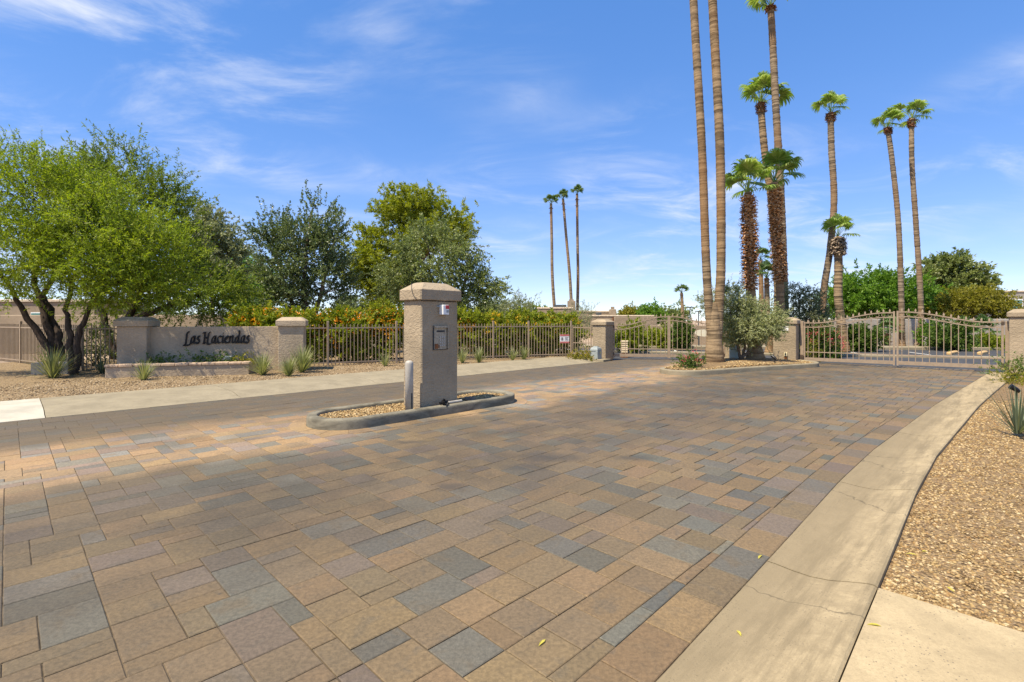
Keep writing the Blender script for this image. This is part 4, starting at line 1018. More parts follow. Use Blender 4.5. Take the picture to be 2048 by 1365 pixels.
tree('mesquite_tree', 'darker tall mesquite behind the sign wall and left pillar', 'tree', (at(235, 17.), 17., .03),
     [[P3(232, 716, 17), P3(215, 660, 17), P3(200, 600, 17), P3(230, 430, 17)], [P3(232, 716, 17), P3(250, 650, 17), P3(290, 560, 17), P3(300, 420, 17)], [P3(232, 716, 17), P3(262, 640, 17.), P3(370, 600, 17.2), P3(430, 580, 17.3)]],
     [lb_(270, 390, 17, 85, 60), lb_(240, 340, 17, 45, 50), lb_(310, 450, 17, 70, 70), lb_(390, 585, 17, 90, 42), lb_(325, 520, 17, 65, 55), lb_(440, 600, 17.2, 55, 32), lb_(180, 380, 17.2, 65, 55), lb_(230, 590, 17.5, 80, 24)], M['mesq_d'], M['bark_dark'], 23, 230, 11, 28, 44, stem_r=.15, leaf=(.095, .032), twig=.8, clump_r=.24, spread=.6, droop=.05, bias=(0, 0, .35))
tree('grey_olive_tree', 'grey green tree rising right of the tall mesquite', 'tree', (at(430, 23), 23, 0), [[P3(430, 700, 23), P3(425, 600, 23), P3(428, 480, 23)]],
     [lb_(420, 470, 23, 42, 45), lb_(435, 520, 23, 45, 50), lb_(395, 450, 23, 30, 30)], M['olivegrey'], M['bark_grey'], 24, 120, 9, 26, 20, leaf=(.12, .05), twig=.5, clump_r=.3, bias=(0, 0, .1), droop=.25)
tree('palo_verde', 'soft fresh green palo verde between grey tree and dark oak', 'tree', (at(500, 27), 27, 0), [[P3(500, 680, 27), P3(498, 600, 27), P3(497, 540, 27)]],
     [lb_(490, 560, 27, 45, 45), lb_(520, 590, 27, 45, 40), lb_(455, 590, 27, 40, 35)], M['paloverde'], M['bark_grey'], 25, 130, 10, 26, 16, leaf=(.15, .035), twig=.7, clump_r=.3)
OK_ = dict(leaf=(.085, .042), twig=.42, clump_r=.22, spread=.55)
tree('oak_tree', 'dark leafy oak with upright twigs behind the sign pillar', 'tree', (at(610, 20.5), 20.5, 0), [[P3(612, 720, 20.5), P3(610, 620, 20.5), P3(612, 500, 20.5), P3(625, 420, 20.5)], [P3(612, 700, 20.5), P3(580, 600, 20.5), P3(545, 490, 20.5)], [P3(612, 690, 20.5), P3(640, 590, 20.5), P3(670, 480, 20.5)]],
     [lb_(610, 540, 20.5, 80, 75), lb_(620, 470, 20.5, 60, 65), lb_(560, 500, 20.5, 45, 65), lb_(650, 590, 20.5, 48, 38), lb_(635, 420, 20.5, 26, 30), lb_(565, 585, 20.5, 40, 36), lb_(528, 470, 20.5, 20, 34), lb_(672, 480, 20.5, 18, 40)], M['oak'], M['bark_grey'], 26, 200, 10, 24, 60, stem_r=.12, leaf=(.09, .050), twig=.70, clump_r=.17, spread=.32, bias=(0, 0, .8))
tree('oak_tree', 'spreading drooping oak directly behind the keypad pillar', 'tree', (at(870, 21.5), 21.5, 0), [[P3(868, 720, 21.5), P3(865, 620, 21.5), P3(860, 520, 21.5)], [P3(868, 700, 21.5), P3(920, 590, 21.5), P3(940, 540, 21.5)]],
     [lb_(860, 520, 21.5, 75, 65), lb_(900, 570, 21.5, 75, 50), lb_(800, 570, 21.5, 55, 42), lb_(955, 590, 21.5, 35, 45), lb_(930, 500, 21.5, 35, 40), lb_(970, 590, 21.5, 28, 45)], M['oak2'], M['bark_grey'], 27, 215, 10, 24, 50, stem_r=.12, leaf=(.09, .045), twig=.6, clump_r=.20, spread=.6, bias=(0, 0, -.1), droop=.35)
tree('pine_tree', 'tall olive green pine with rounded clumps behind the oaks', 'tree', (at(830, 31), 31, 0), [[P3(832, 690, 31), P3(828, 560, 31), P3(825, 420, 31)], [P3(830, 600, 31), P3(760, 520, 31), P3(730, 490, 31)], [P3(828, 540, 31), P3(880, 470, 31), P3(920, 435, 31)]],
     [lb_(815, 410, 31, 52, 32), lb_(775, 425, 31, 32, 22), lb_(850, 405, 31, 30, 25), lb_(905, 432, 31, 42, 22), lb_(735, 480, 31, 40, 26), lb_(760, 520, 31, 62, 34), lb_(850, 470, 31, 70, 38), lb_(730, 545, 31, 38, 36), lb_(900, 470, 31, 34, 28), lb_(780, 570, 31, 50, 34)], M['pine'], M['bark_pine'], 28, 300, 13, 22, 50, stem_r=.2, leaf=(.20, .055), twig=.34, clump_r=.28, spread=.8, bias=(0, 0, .55), shell=.7)
tree('shrubby_tree', 'small pale olive tree right of the spreading oak', 'tree', (at(1015, 26), 26, 0), [[P3(1015, 690, 26), P3(1018, 640, 26), P3(1020, 610, 26)]],
     [lb_(1015, 630, 26, 38, 28), lb_(1045, 625, 26, 18, 26), lb_(990, 640, 26, 30, 24)], M['olivegrey'], M['bark_grey'], 29, 60, 9, 20, 14, leaf=(.11, .03), twig=.5, clump_r=.25, bias=(0, 0, .6))
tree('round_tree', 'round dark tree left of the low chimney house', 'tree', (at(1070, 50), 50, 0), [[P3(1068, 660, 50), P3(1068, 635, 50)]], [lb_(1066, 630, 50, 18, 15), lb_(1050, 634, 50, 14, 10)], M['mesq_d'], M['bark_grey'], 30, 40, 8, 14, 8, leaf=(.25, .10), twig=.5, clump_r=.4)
tree('wispy_shrub', 'thin grey wispy shrub in front of the chimney house', 'shrub', (at(1157, 24), 24, 0), [[P3(1157, 703, 24), P3(1155, 670, 24), P3(1160, 640, 24)], [P3(1157, 700, 24), P3(1148, 660, 24), P3(1142, 640, 24)]], [lb_(1157, 640, 24, 26, 22), lb_(1150, 660, 24, 18, 14)], M['olivegrey'], M['bark_grey'], 31, 40, 7, 12, 24, stem_r=.05, leaf=(.10, .018), twig=.5, clump_r=.2, bias=(0, 0, 1.))
# median olive and its neighbours
tree('olive_tree', 'multi stemmed silvery olive tree on the median beside the rounded pillar', 'tree', (at(1490, 16.5), 16.5, .15), [[P3(1482, 720, 16.5), P3(1472, 680, 16.5), P3(1460, 630, 16.5)], [P3(1484, 720, 16.5), P3(1492, 680, 16.5), P3(1500, 640, 16.5)], [P3(1484, 720, 16.5), P3(1503, 690, 16.4), P3(1540, 660, 16.4)]],
     [lb_(1516, 640, 16.4, 40, 36), lb_(1480, 650, 16.5, 36, 30), lb_(1462, 615, 16.6, 26, 36), lb_(1532, 652, 16.4, 26, 24), lb_(1496, 665, 16.3, 38, 20), lb_(1460, 668, 16.4, 20, 16)], M['olive'], M['bark_grey'], 32, 220, 10, 22, 40, stem_r=.055, leaf=(.07, .022), twig=.30, clump_r=.12, spread=.7, bias=(0, 0, .2))
tree('olive_tree', 'thin silvery olive sprays left of the twin palm', 'tree', (at(1418, 21), 21, 0), [[P3(1430, 700, 21), P3(1425, 650, 21), P3(1412, 610, 21)]], [lb_(1410, 612, 21, 14, 18), lb_(1430, 610, 21, 22, 24), lb_(1455, 600, 21, 18, 26)], M['olive'], M['bark_grey'], 33, 45, 7, 14, 20, stem_r=.05, leaf=(.08, .024), twig=.35, clump_r=.15)
tree('olive_tree', 'dark sparse olive tree behind the rounded gate pillar', 'tree', (at(1600, 20.5), 20.5, 0), [[P3(1602, 700, 20.5), P3(1598, 640, 20.5), P3(1600, 590, 20.5)], [P3(1602, 690, 20.5), P3(1615, 630, 20.5), P3(1625, 600, 20.5)]],
     [lb_(1590, 600, 20.5, 26, 32), lb_(1620, 600, 20.5, 22, 28), lb_(1605, 640, 20.5, 42, 24), lb_(1640, 640, 20.5, 20, 18), lb_(1575, 580, 20.5, 12, 22)], M['olive_d'], M['bark_dark'], 34, 110, 9, 16, 40, stem_r=.06, leaf=(.08, .026), twig=.35, clump_r=.15, spread=.6, bias=(0, 0, .4))
tree('leafy_tree', 'broad bright green tree behind the right gate', 'tree', (at(1755, 34), 34, 0), [[P3(1755, 685, 34), P3(1750, 630, 34), P3(1745, 590, 34)], [P3(1755, 680, 34), P3(1790, 620, 34), P3(1810, 590, 34)]],
     [lb_(1740, 580, 34, 60, 34), lb_(1700, 600, 34, 45, 26), lb_(1800, 585, 34, 55, 32), lb_(1760, 615, 34, 85, 24), lb_(1680, 620, 34, 30, 20), lb_(1830, 610, 34, 30, 28)], M['bright'], M['bark_grey'], 35, 230, 10, 22, 30, leaf=(.19, .075), twig=.6, clump_r=.36)
tree('leafy_tree', 'tall dark green tree right of the tall palm pair', 'tree', (at(1905, 42), 42, 0), [[P3(1905, 680, 42), P3(1903, 620, 42), P3(1900, 560, 42)]],
     [lb_(1900, 545, 42, 42, 28), lb_(1930, 570, 42, 38, 24), lb_(1870, 560, 42, 30, 26), lb_(1895, 590, 42, 45, 22), lb_(1955, 580, 42, 20, 16)], M['oak2'], M['bark_dark'], 36, 150, 10, 20, 30, leaf=(.24, .12), twig=.6, clump_r=.32)
tree('leafy_tree', 'rounded yellow green tree in front of the grey house', 'tree', (at(1945, 31), 31, 0), [[P3(1945, 690, 31), P3(1945, 640, 31)]],
     [lb_(1925, 612, 31, 40, 24), lb_(1970, 615, 31, 38, 24), lb_(1945, 600, 31, 40, 18), lb_(1995, 625, 31, 20, 18), lb_(1900, 625, 31, 20, 18)], M['yellowgreen'], M['bark_grey'], 37, 140, 9, 18, 20, leaf=(.15, .055), twig=.4, clump_r=.28)
# far background trees in the gaps
far = [(700, 612, 60, 26, 16, 'oak', 'far dark tree between the two oaks'), (745, 612, 62, 24, 12, 'oak2', 'far rounded tree left of the keypad pillar'), (1300, 628, 80, 16, 9, 'bright', 'small far green tree above the left gate hinge'), (1340, 630, 85, 26, 7, 'oak2', 'far low tree beneath the tiny palm'), (1262, 632, 82, 10, 5, 'yellowgreen', 'far yellowish shrub top beside the round chimney'), (30, 620, 34, 60, 30, 'mesq_d', 'dark tree deep behind the mesquite at far left'), (340, 618, 34, 55, 30, 'oak', 'dark tree deep behind the sign wall'), (985, 620, 40, 26, 18, 'oak2', 'far tree behind the pale olive tree')]
for i, (x, y, Y, rx, rz, mt, lab) in enumerate(far):
    tree('distant_tree', lab, 'tree', (at(x, Y), Y, 0), [[(at(x, Y), Y, 0), P3(x, y, Y)]], [lb_(x, y, Y, rx, rz), lb_(x+rx*.6, y+rz*.4, Y, rx*.6, rz*.7), lb_(x-rx*.6, y+rz*.4, Y, rx*.6, rz*.7)], M[mt], M['bark_grey'], 60+i, 45, 8, 14, 8, group='trees far behind the fence', leaf=(.0045*Y, .0020*Y), twig=.012*Y, clump_r=.008*Y)

# ------------------------------------------------------------------ hedges and shrubs
def shrub(name, label, base, lobes, mat, seed, clumps, leafn, flowers=None, fn=0, group=None, leaf=(.07, .028), twig=.28, top_only=True, cat='shrub', fs=.05, stem=True, bias=(0, 0, .4)):
    r = np.random.default_rng(seed); root = empty(name, base, 0, label, cat, group); B0 = np.array(base, float)
    q, tw, cp = make_crown(lobes, clumps, 6, leafn, r, clump_r=.14, twig=twig, leaf=leaf, bias=bias, shell=.6)
    link('foliage', np_mesh('foliage', q.reshape(-1, 3)-B0, 4), mat, root)
    if stem:
        b = MB()
        for s in r.choice(len(cp), min(14, len(cp)), replace=False): branch_mesh(b, (r.normal()*.06, r.normal()*.06, 0), cp[s]-B0, .018, .006, r, 4, .05)
        b.build('stems', M['bark_dark'], root)
    if flowers is not None:
        cp2, cd, cc = lobes_points(lobes, fn, r, .92)
        if top_only: cp2[:, 2] = np.where(r.random(fn) < .80, np.maximum(cp2[:, 2], cc[:, 2]+r.random(fn)*.3), cp2[:, 2])
        pos = np.repeat(cp2 + cd*.09, 7, 0) + r.normal(size=(fn*7, 3))*.035
        tag(link('flowers', np_mesh('flowers', leaf_quads(pos, r.normal(size=(fn*7, 3)), fs, fs*.6, r).reshape(-1, 3)-B0, 4), flowers, root), kind='stuff')
    return root
# flowering hedge behind the fence: one bush after another
HP = [(-8.2, 16.3, 1.75, .75, 'behind the right end of the sign wall'), (-7.0, 16.7, 1.62, .7, 'behind the right sign pillar'), (-5.7, 17.1, 1.70, .8, 'just right of the sign pillar'), (-4.5, 17.7, 1.78, .8, 'third from the sign pillar'), (-3.3, 18.3, 1.75, .75, 'left of the keypad pillar'), (-2.2, 18.9, 1.6, .7, 'behind the keypad pillar'), (-.9, 19.5, 1.62, .75, 'just right of the keypad pillar'), (.2, 20.1, 1.60, .75, 'in the middle of the right hedge stretch'), (1.2, 20.5, 1.55, .7, 'next to last before the warning sign'), (2.0, 20.9, 1.55, .62, 'behind the warning sign')]
for i, (x, y, h, rr, where) in enumerate(HP):
    shrub('flowering_shrub', 'orange and yellow flowering shrub ' + where, (x, y, 0), [(x, y, h*.55, rr*1.05, rr*.7, h*.5), (x-.3, y, h*.72, rr*.7, rr*.6, h*.33), (x+.35, y, h*.70, rr*.7, rr*.6, h*.34)], M['hedge'], 80+i, 110, 24, M['orange'] if i < 6 else M['yellow'], 230 if i < 6 else 130, 'flowering hedge behind the picket fence', leaf=(.10, .042), fs=.075)
IN = [(1262, 23.5, 678, 26, 30, 'hedge', 'bright green hedge bush at the hinge end of the left gate', 705), (1345, 26.8, 676, 22, 26, 'hedge', 'round green bush at the centre of the left gate', 700), (1362, 25.5, 670, 12, 30, 'hedge_dark', 'upright green bush right of the left gate centre', 702), (1310, 27.5, 682, 16, 18, 'hedge', 'low green bush in the left gate between two bigger ones', 700), (1450, 24, 686, 16, 18, 'hedge', 'small lime bush behind the twin palm', 705),
      (1728, 24.5, 678, 30, 26, 'hedge_dark', 'dark clipped hedge behind the left leaf of the right gate', 700), (1700, 24.8, 682, 26, 22, 'hedge_dark', 'dark low hedge beside the bougainvillea', 700), (1905, 25, 672, 36, 28, 'hedge_dark', 'big dark hedge behind the right leaf of the right gate', 699), (1982, 26, 692, 24, 14, 'hedge', 'low lime hedge near the broad pillar', 702), (1880, 26.5, 672, 30, 24, 'bright', 'bright green bush behind the tall palm pair', 698)]
for i, (x, Y, y, rx, rz, mt, lab, yb) in enumerate(IN):
    shrub('garden_bush', lab, (at(x, Y), Y, 0), [lb_(x, y, Y, rx, rz), lb_(x+rx*.4, y+4, Y, rx*.6, rz*.8), lb_(x-rx*.4, y+4, Y, rx*.6, rz*.8)], M[mt], 100+i, 70, 20, leaf=(.11, .05), twig=.3)
shrub('bougainvillea', 'dark bush with pink blooms behind the left end of the right gate', (at(1640, 19.6), 19.6, 0), [lb_(1640, 690, 19.6, 36, 32), lb_(1625, 675, 19.6, 26, 22), lb_(1660, 680, 19.6, 20, 26)], M['hedge_dark'], 120, 110, 22, M['pink'], 130, leaf=(.07, .035), fs=.06)
shrub('yellow_groundcover', 'low yellow green groundcover in front of the walk gate', (at(1165, 18.5), 18.5, .05), [(at(1165, 18.5), 18.5, .10, .42, .25, .10)], M['yellowgreen'], 121, 40, 16, M['yellow'], 25, leaf=(.05, .02), twig=.12, stem=False, fs=.03)
shrub('rose_bush', 'small bush with pink flowers on the median nose', (at(1382, 14.3), 14.25, .12), [(at(1382, 14.3), 14.25, .26, .20, .16, .13)], M['hedge_dark'], 122, 34, 14, M['pink'], 16, leaf=(.045, .024), twig=.12, fs=.05)
shrub('young_shrub', 'thin yellow leafed shrub behind the gate beside the rounded pillar', (at(1618, 18.4), 18.4, 0), [lb_(1618, 705, 18.4, 14, 16)], M['yellowgreen'], 123, 18, 10, leaf=(.06, .02), twig=.2)
shrub('green_shrub', 'small green shrub at the foot of the broad right pillar', (at(2040, 12.0), 12.2, .06), [(at(2046, 12.0), 12.2, .22, .28, .2, .22)], M['hedge_dark'], 124, 24, 10, leaf=(.06, .018), twig=.25, bias=(0, 0, .8))
shrub('straw_groundcover', 'dry yellow groundcover clump beneath the small green shrub', (at(2020, 11.9), 11.7, .06), [(at(2022, 11.8), 11.7, .09, .38, .14, .05)], M['yellowgreen'], 125, 26, 10, leaf=(.05, .014), twig=.15, stem=False)
# planter greenery
for i, (lx, w, lab) in enumerate(((.75, .32, 'dark low plant at the left end of the planter'), (1.55, .35, 'leafy low plant under the letters in the planter'), (2.15, .35, 'trailing low plant right of centre in the planter'), (2.6, .25, 'yellowish low plant at the right end of the planter'))):
    p = SA + Vector((math.cos(san)*lx+math.sin(san)*.5, math.sin(san)*lx-math.cos(san)*.5, .30))
    shrub('planter_plant', lab, p, [(p.x, p.y, p.z+.06, w, .22, .07)], M['hedge_dark'] if i < 3 else M['yellowgreen'], 130+i, 20, 10, leaf=(.05, .024), twig=.13, stem=False)
# thin leafy bush behind the short fence
shrub('leafy_bush', 'thin leafy bush behind the short fence left of the sign', (at(190, 15.5), 15.5, 0), [lb_(190, 690, 15.5, 28, 32), lb_(130, 690, 15.5, 14, 30)], M['oak2'], 135, 46, 10, leaf=(.09, .03), twig=.3)

def blades(name, label, base, n, L, seed, mat, spread=.8, w=.012, group=None, cat='plant', arch=.5):
    r = random.Random(seed); root = empty(name, base, 0, label, cat, group); b = MB()
    for k in range(n):
        a = r.uniform(0, 2*math.pi); tilt = abs(r.gauss(0, spread))*.8+.08; l = L*r.uniform(.6, 1.12); o = Vector((math.cos(a), math.sin(a), 0)); s = Vector((-o.y, o.x, 0)); p = o*r.uniform(0, .06)*L
        V = []; m = 6; tt = min(tilt, 1.35)
        for i in range(m+1):
            t = i/m; ww = w*(1-t**1.6)*(.7+.6*min(1, t*4))*.5 + .0006
            V += [p+s*ww, p-s*ww]; an = tt + arch*t*t*.9; p = p + (o*math.sin(an)+Vector((0, 0, math.cos(an))))*(l/m)
        b.add(V, [(2*i, 2*i+1, 2*i+3, 2*i+2) for i in range(m)])
    b.build('leaves', mat, root); return root
BL = [((at(105, 12.35), 12.35, .06), 230, .85, 'wide spiky clump in gravel at far left below the mesquite', 'blade'), ((at(288, 12.0), 12.0, .06), 90, .55, 'small spiky clump in front of the planter', 'blade'), ((at(205, 13.3), 13.3, .06), 80, .55, 'dark green spiky clump left of the planter', 'blade_blue'), ((at(525, 13.1), 13.1, .06), 200, .62, 'spiky clump at the right end of the planter', 'blade'), ((at(578, 12.95), 12.95, .06), 150, .55, 'spiky clump in front of the right sign pillar', 'blade'), ((at(604, 13.8), 13.8, .06), 220, .78, 'largest spiky clump right of the sign pillar', 'blade'),
      ((at(770, 15.6), 15.6, .06), 70, .5, 'thin grassy clump by the fence left of the keypad pillar', 'blade'), ((at(925, 16.8), 16.8, .06), 70, .6, 'grassy clump by the fence right of the keypad pillar', 'blade'), ((at(958, 17.0), 17.0, .06), 90, .6, 'second grassy clump right of the keypad pillar', 'blade'), ((at(1025, 17.9), 17.9, .06), 80, .5, 'grassy clump at the middle of the right fence stretch', 'blade'), ((at(1048, 18.1), 18.1, .06), 80, .55, 'grassy clump left of the warning sign', 'blade')]
for i, (p, n, L, lab, mt) in enumerate(BL): blades('hesperaloe', lab, p, n, L, 200+i, M[mt], .62, .016, 'spiky clumps in the left gravel', arch=.45)
blades('yucca', 'blue green narrow leafed yucca in the gravel at right edge', (at(2036, 6.35), 6.35, .07), 70, .62, 230, M['blade_blue'], .62, .014, arch=.1)

# ------------------------------------------------------------------ palms
def frond_mesh(seed, lift, seg=24, pet=.72, fan=.72, droop=1.0):
    """fan leaf leaving the crown at the given lift, its tips pulled down by their weight"""
    r = random.Random(seed); b = MB(); e = R(lift); d0 = Vector((math.cos(e), 0, math.sin(e))); sd_ = Vector((0, 1, 0)); p = Vector((0, 0, 0)); pp = [p.copy()]; d = d0.copy()
    for i in range(5):
        d = (d + Vector((.05*math.cos(e)+.02, 0, -.035))).normalized(); p = p + d*(pet/5); pp.append(p.copy())
    b.tube(pp, [.024, .019, .016, .014, .012, .010], 4); h = pp[-1]; roll = r.gauss(0, .5); nrm = d.cross(sd_)
    sd_ = (sd_*math.cos(roll) + nrm*math.sin(roll)).normalized()
    for k in range(seg):
        a = (k/(seg-1)-.5)*R(205) + r.gauss(0, .03); l = fan*(1-.14*abs(a)/2)*r.uniform(.85, 1.1); dr = (d*math.cos(a) + sd_*math.sin(a)).normalized()
        cup = d.cross(sd_)*(.16*(1-math.cos(a))); dr = (dr+cup).normalized(); s_ = dr.cross(d.cross(sd_)).normalized(); q = h.copy(); V = []; m = 7; gsum = 0.; dd = dr
        for i in range(m+1):
            t = i/m; w = (.016+.085*math.sin(min(1, t*1.45)*math.pi*.60))*(1-t**4)*.92 + .002
            V += [q+s_*w*.5, q-s_*w*.5]
            gsum += droop*(.04+1.9*max(0, t-.18)**1.3)*r.uniform(.75, 1.25)*.55
            dd = (dr - Vector((0, 0, gsum))).normalized(); q = q + dd*(l/m)
        b.add(V, [(2*i, 2*i+1, 2*i+3, 2*i+2) for i in range(m)])
    return b.mesh('frond')
LIFTS = (88, 76, 64, 50, 34, 14)
FR = [[frond_mesh(i*7+j, L_, 22+j*3, .72+.1*j, .70, 1.0+.25*j) for j in range(2)] for i, L_ in enumerate(LIFTS)]
FRF = []
for rw in FR:
    cp_ = []
    for m_ in rw:
        m2_ = m_.copy(); m2_.materials.append(M['frond_far']); m_.materials.append(M['frond']); cp_.append(m2_)
    FRF.append(cp_)
def spline(P, n):
    P = [np.array(p, float) for p in P]; P = [2*P[0]-P[1]] + P + [2*P[-1]-P[-2]]; out = []
    segs = len(P)-3
    for i in range(n):
        s = i/(n-1)*segs; k = min(int(s), segs-1); t = s-k; p0, p1, p2, p3 = P[k:k+4]
        out.append(.5*((2*p1)+(-p0+p2)*t+(2*p0-5*p1+4*p2-p3)*t*t+(-p0+3*p1-3*p2+p3)*t**3))
    return out
def palm(label, pts, r0, r1, crown=1.0, nf=15, seed=0, mat='palm', flare=1.5, skirt=None, neck=True, far=False, group='tall fan palms', wind=.25, bands=None, root=None, ring=.085, spread=1.0, build_crown=True, amp=1.0):
    """pts: world polyline of the trunk axis, base to crown"""
    r = random.Random(seed); base = pts[0]
    if root is None: root = empty('palm_tree', base, 0, label, 'palm', group)
    B0 = np.array(root.location); L = sum(np.linalg.norm(np.subtract(a, c)) for a, c in zip(pts[1:], pts[:-1]))
    n = int(L/ring)*3 if not far else 24; P_ = spline(pts, n); rad = []; Pn = []
    rj = 0
    for i, p in enumerate(P_):
        t = i/(n-1); hgt = t*L; rr = r0+(r1-r0)*t**.8
        rr *= 1 + (flare-1)*math.exp(-hgt/.45)
        if not far:
            ph = i % 3
            if ph == 0: rj = r.gauss(0, .030)
            rr *= 1 + ((.030, .012, -.030)[ph] + rj)*amp
        rad.append(rr); Pn.append(Vector(p-B0))
    b = MB(); b.tube(Pn, rad, 14 if not far else 8); b.build('trunk', M[mat], root, True)
    top = Pn[-1]; tdir = (Pn[-1]-Pn[-3]).normalized()
    def boots(t0, t1, rr, count, ln, mt, nm, up=.5):
        rs_ = np.random.default_rng(seed+5); q = []
        for k in range(count):
            t = t0+(t1-t0)*rs_.random(); i = min(n-2, int(t*(n-1))); p = np.array(Pn[i]); a = rs_.random()*2*math.pi
            prof = 1.0 if count < 200 else .72+.28*math.sin(min(1, (t1-t)/(t1-t0)*1.25+.12)*math.pi*.62)
            o = np.array((math.cos(a), math.sin(a), 0)); s = np.array((-o[1], o[0], 0)); l = ln*rs_.uniform(.6, 1.3); w = ln*rs_.uniform(.3, .7)
            c0 = p+o*rr*prof*rs_.uniform(.50, .86); u_ = up*rs_.uniform(-.9, 1.2); d = o*.75+np.array((0, 0, u_)); d /= np.linalg.norm(d)
            c1 = c0+d*l*.55; c2 = c1 + (d*.5+np.array((0, 0, -.6*np.sign(u_+.01)))+s*rs_.normal()*.35)*l*.45
            q.append(np.stack([c0+s*w*.5, c0-s*w*.5, c1-s*w*.42, c1+s*w*.42])); q.append(np.stack([c1+s*w*.42, c1-s*w*.42, c2-s*w*.16, c2+s*w*.16]))
        tag(link(nm, np_mesh(nm, np.array(q).reshape(-1, 3), 4), M[mt], root), kind='stuff')
    if skirt: 
        t0, t1, rr, cnt, ln, mt = skirt; boots(t0, t1, rr, cnt, ln, mt, 'dead_leaf_skirt', .35)
        bb = MB(); i0, i1 = int(t0*(n-1)), int(t1*(n-1)); ii = list(range(i0, i1, 2)); bb.tube([Pn[i] for i in ii], [rr*.62]*len(ii), 10); bb.build('skirt_core', M['boot'] if mt == 'boot' else M['boot_grey'], root)
    elif neck and not far: boots(1-.60/L, 1-.02/L, r1*1.30, 190, .15, 'boot_dark', 'dead_leaf_neck', .6)
    elif neck: boots(1-1.0/L, 1-.02/L, r1*1.3, 40, .2, 'boot_dark', 'dead_leaf_neck', .5)
    if build_crown:
        for k in range(nf):
            a = 2*math.pi*(k*.381966) + r.gauss(0, .2); s_ = crown*r.uniform(.85, 1.1)
            li = min(5, int(len(LIFTS)*min(.99, (k+.5)/nf*.72*spread))); o = link('frond', (FRF if far else FR)[li][k % 2], None, root)
            o.matrix_local = Matrix.Translation(top + tdir*(.05-.12*k/nf)) @ Matrix.Rotation(wind*.4, 4, 'Y') @ Matrix.Rotation(a, 4, 'Z') @ Matrix.Scale(s_, 4)
    return root
def PT(x, y, Y): return (at(x, Y), Y, zt(y, Y))
Yt = 15.6
tw = palm('twin trunked tall palm standing on the median', [(at(1432, Yt)-.03, Yt, .12), PT(1420, 640, Yt), PT(1412, 520, Yt), PT(1404, 300, Yt), PT(1390, 60, Yt), PT(1384, -60, Yt), PT(1374, -270, Yt)], .135, .112, 1.2, 16, 40, flare=1.1, amp=.55, ring=.06)
palm(None, [(at(1430, Yt), Yt-.02, .10), PT(1434, 690, Yt-.02), PT(1438, 610, Yt), PT(1442, 520, Yt), PT(1440, 300, Yt), PT(1428, 60, Yt), PT(1422, -60, Yt), PT(1410, -330, Yt)], .15, .122, 1.2, 16, 41, flare=1.7, root=tw, amp=.55, ring=.06)
# burst root mass at the foot
rr_ = random.Random(8); zs_ = np.linspace(0, 1.95, 60); rb = np.interp(zs_, [0, .06, .16, .30, .48, .70, .95, 1.3, 1.6, 1.8, 1.95], [.17, .25, .285, .285, .262, .235, .215, .20, .18, .15, .10]) * np.array([1 + (.02, -.012, -.005)[k % 3] + rr_.gauss(0, .008) for k in range(60)])
b = MB(); b.tube([(at(np.interp(z, [0, 1.95], [1429, 1427]), Yt)-tw.location.x, .0, z-.04) for z in zs_], list(rb), 20); b.build('fused_base', M['palm'], tw, True)
Yp = 17.25
palm('shaggy short palm with rust brown skirt, the left of two', [(at(1511, Yp), Yp, .12), PT(1506, 640, Yp), PT(1500, 560, Yp), PT(1499, 480, Yp), PT(1496, 385, Yp)], .19, .12, .90, 13, 42, flare=1.8, skirt=(.44, .985, .215, 1500, .19, 'boot'), group='shaggy fan palms', spread=1.15)
Yp = 18.9
palm('shaggy palm with rust brown skirt, the right of two', [(at(1562, Yp), Yp, .0), PT(1561, 610, Yp), PT(1558, 540, Yp), PT(1552, 450, Yp), PT(1549, 365, Yp)], .15, .12, .95, 13, 43, skirt=(.42, .985, .205, 1500, .19, 'boot'), group='shaggy fan palms', spread=1.1, wind=.5)
Yp = 21.5
palm('tall palm whose crown touches the top of the picture', [(at(1571, Yp), Yp, 0), PT(1569, 600, Yp), PT(1562, 400, Yp), PT(1551, 200, Yp), PT(1544, 60, Yp), PT(1541, 14, Yp)], .165, .13, .92, 13, 44, mat='palm_grey')
palm('mid height leaning palm left of the tallest crown', [(at(1562, Yp)+.0, Yp+.9, 0), PT(1556, 600, Yp+.9), PT(1545, 420, Yp+.9), PT(1529, 300, Yp+.9), PT(1521, 206, Yp+.9)], .175, .14, 1.0, 14, 45)
Yp = 24.5
palm('curved tall palm above the left leaf of the right gate', [(at(1645, Yp), Yp, 0), PT(1647, 590, Yp), PT(1660, 500, Yp), PT(1668, 400, Yp), PT(1663, 300, Yp), PT(1661, 226, Yp)], .155, .135, .80, 12, 46, mat='palm_grey')
palm('short palm with a grey shaggy ball under its thin crown', [(at(1677, Yp), Yp-.5, 0), PT(1677, 600, Yp-.5), PT(1677, 530, Yp-.5), PT(1675, 474, Yp-.5)], .19, .17, .80, 9, 47, skirt=(.775, .985, .27, 700, .22, 'boot_grey'), flare=1.15, group='shaggy fan palms', spread=1.1)
Yp = 27.
palm('tall slim palm above the right gate, left of a pair', [(at(1804, Yp), Yp, 0), PT(1803, 610, Yp), PT(1797, 450, Yp), PT(1784, 320, Yp), PT(1775, 256, Yp)], .14, .115, .85, 12, 48, mat='palm_grey', flare=1.35, wind=.5)
palm('tall slim palm above the right gate, right of a pair', [(at(1844, Yp), Yp+.3, 0), PT(1842, 620, Yp+.3), PT(1832, 450, Yp+.3), PT(1824, 330, Yp+.3), PT(1823, 238, Yp+.3)], .14, .115, .9, 12, 49, mat='palm_grey', flare=1.35, wind=.9)
Yp = 56
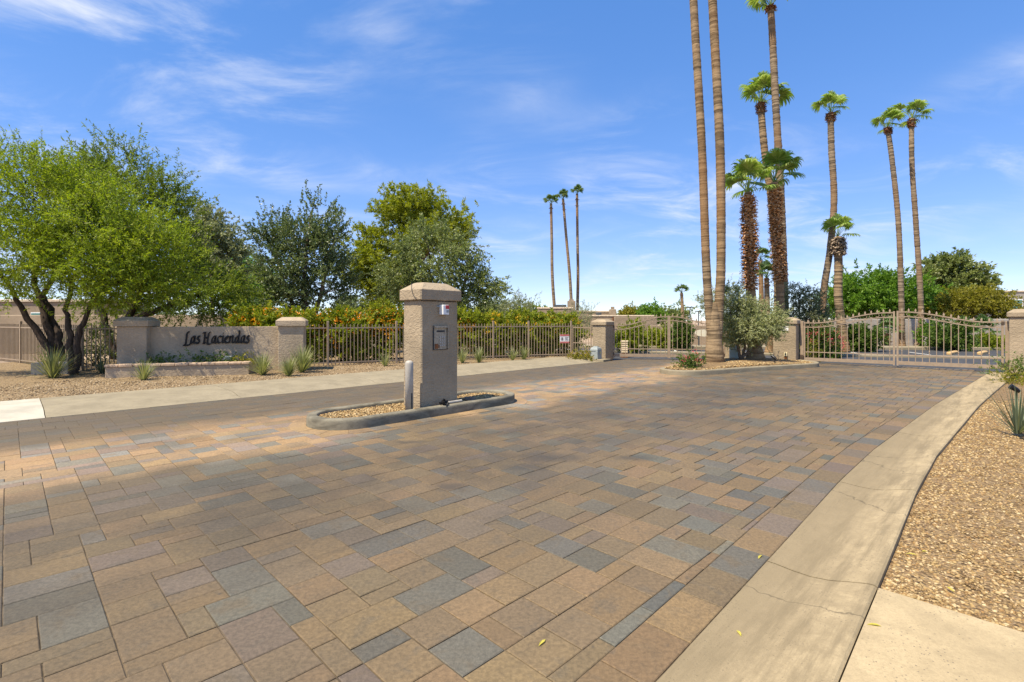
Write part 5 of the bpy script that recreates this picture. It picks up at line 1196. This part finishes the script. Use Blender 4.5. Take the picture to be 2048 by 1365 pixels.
for i, (xb, xm, xt, yt, l_) in enumerate(((1113, 1105, 1102, 408, 'leftmost palm of the far trio'), (1148, 1140, 1126, 398, 'leaning middle palm of the far trio'), (1158, 1156, 1154, 388, 'rightmost palm of the far trio'))):
    palm(l_, [(at(xb, Yp), Yp+i, 0), PT(xm, 560, Yp+i), PT((xm+xt)/2, 480, Yp+i), PT(xt, yt, Yp+i)], .19, .14, .85, 13, 50+i, mat='palm_grey', far=True, group='far palm trio', wind=.3)
palm('tiny far palm above the left gate', [(at(1366, 70), 70, 0), PT(1365, 620, 70), PT(1363, 586, 70)], .26, .2, 1.0, 13, 54, far=True, group='small distant palms')
palm('small green palm crown seen between the two shaggy palms', [(at(1535, 32), 32, 0), PT(1534, 600, 32), PT(1533, 556, 32)], .2, .15, .85, 13, 55, far=True, group='small distant palms')
palm('small palm crown peeking beside the left shaggy skirt', [(at(1524, 36), 36, 0), PT(1523, 600, 36), PT(1521, 520, 36)], .2, .15, .75, 11, 56, far=True, group='small distant palms')
# two bent little palms beyond the right gate
for i, (x, l_) in enumerate(((1938, 'bent young palm, left of two beyond the right gate'), (1962, 'bent young palm, right of two beyond the right gate'), (1770, 'bent young palm by the meeting stiles of the right gate'))):
    palm(l_, [(at(x, 27.5), 27.5, 0), PT(x-3+6*i if i < 2 else x+4, 690, 27.5), PT(x-8+12*i if i < 2 else x+6, 668, 27.5)], .14, .12, .75, 13, 57+i, far=True, group='young palms beyond the right gate', spread=1.2)

# ------------------------------------------------------------------ fallen leaves
r = random.Random(5)
LP = [(1478, 1268, -.010), (1748, 1252, .05), (1822, 1110, .03), (1850, 1105, .03), (1085, 1287, .0), (1520, 1115, .0), (1900, 1180, .03)]
for i, (x, y, z) in enumerate(LP):
    Y = 1010*(1.5-z)/(y-640); b = MB(); L = r.uniform(.018, .034); cv = [(-L, -.004, 0), (-L*.3, -.007, .006), (L*.4, -.006, .008), (L, 0, .002), (L*.4, .006, .008), (-L*.3, .007, .006)]
    b.add(cv, [(0, 1, 2, 3, 4, 5)]); o = b.build('fallen_leaf', M['litter']); o.location = (at(x, Y), Y, z+.002); o.rotation_euler = (0, 0, r.uniform(0, 6.28))
    tag(o, 'tiny yellow fallen leaf ' + ('in the concrete gutter', 'on the joint between gutter and walk slab', 'on gravel at the gutter edge, left of two', 'on gravel at the gutter edge, right of two', 'on the nearest tan pavers', 'on a dark border paver by the gutter', 'alone on the near gravel')[i], 'leaf', 'fallen yellow leaves')
print('PAVERS', len(field), 'PEBBLES', NPEB, 'OBJ', len(bpy.data.objects), 'TRIS', sum(len(m.loops)-2*len(m.polygons) for m in bpy.data.meshes))
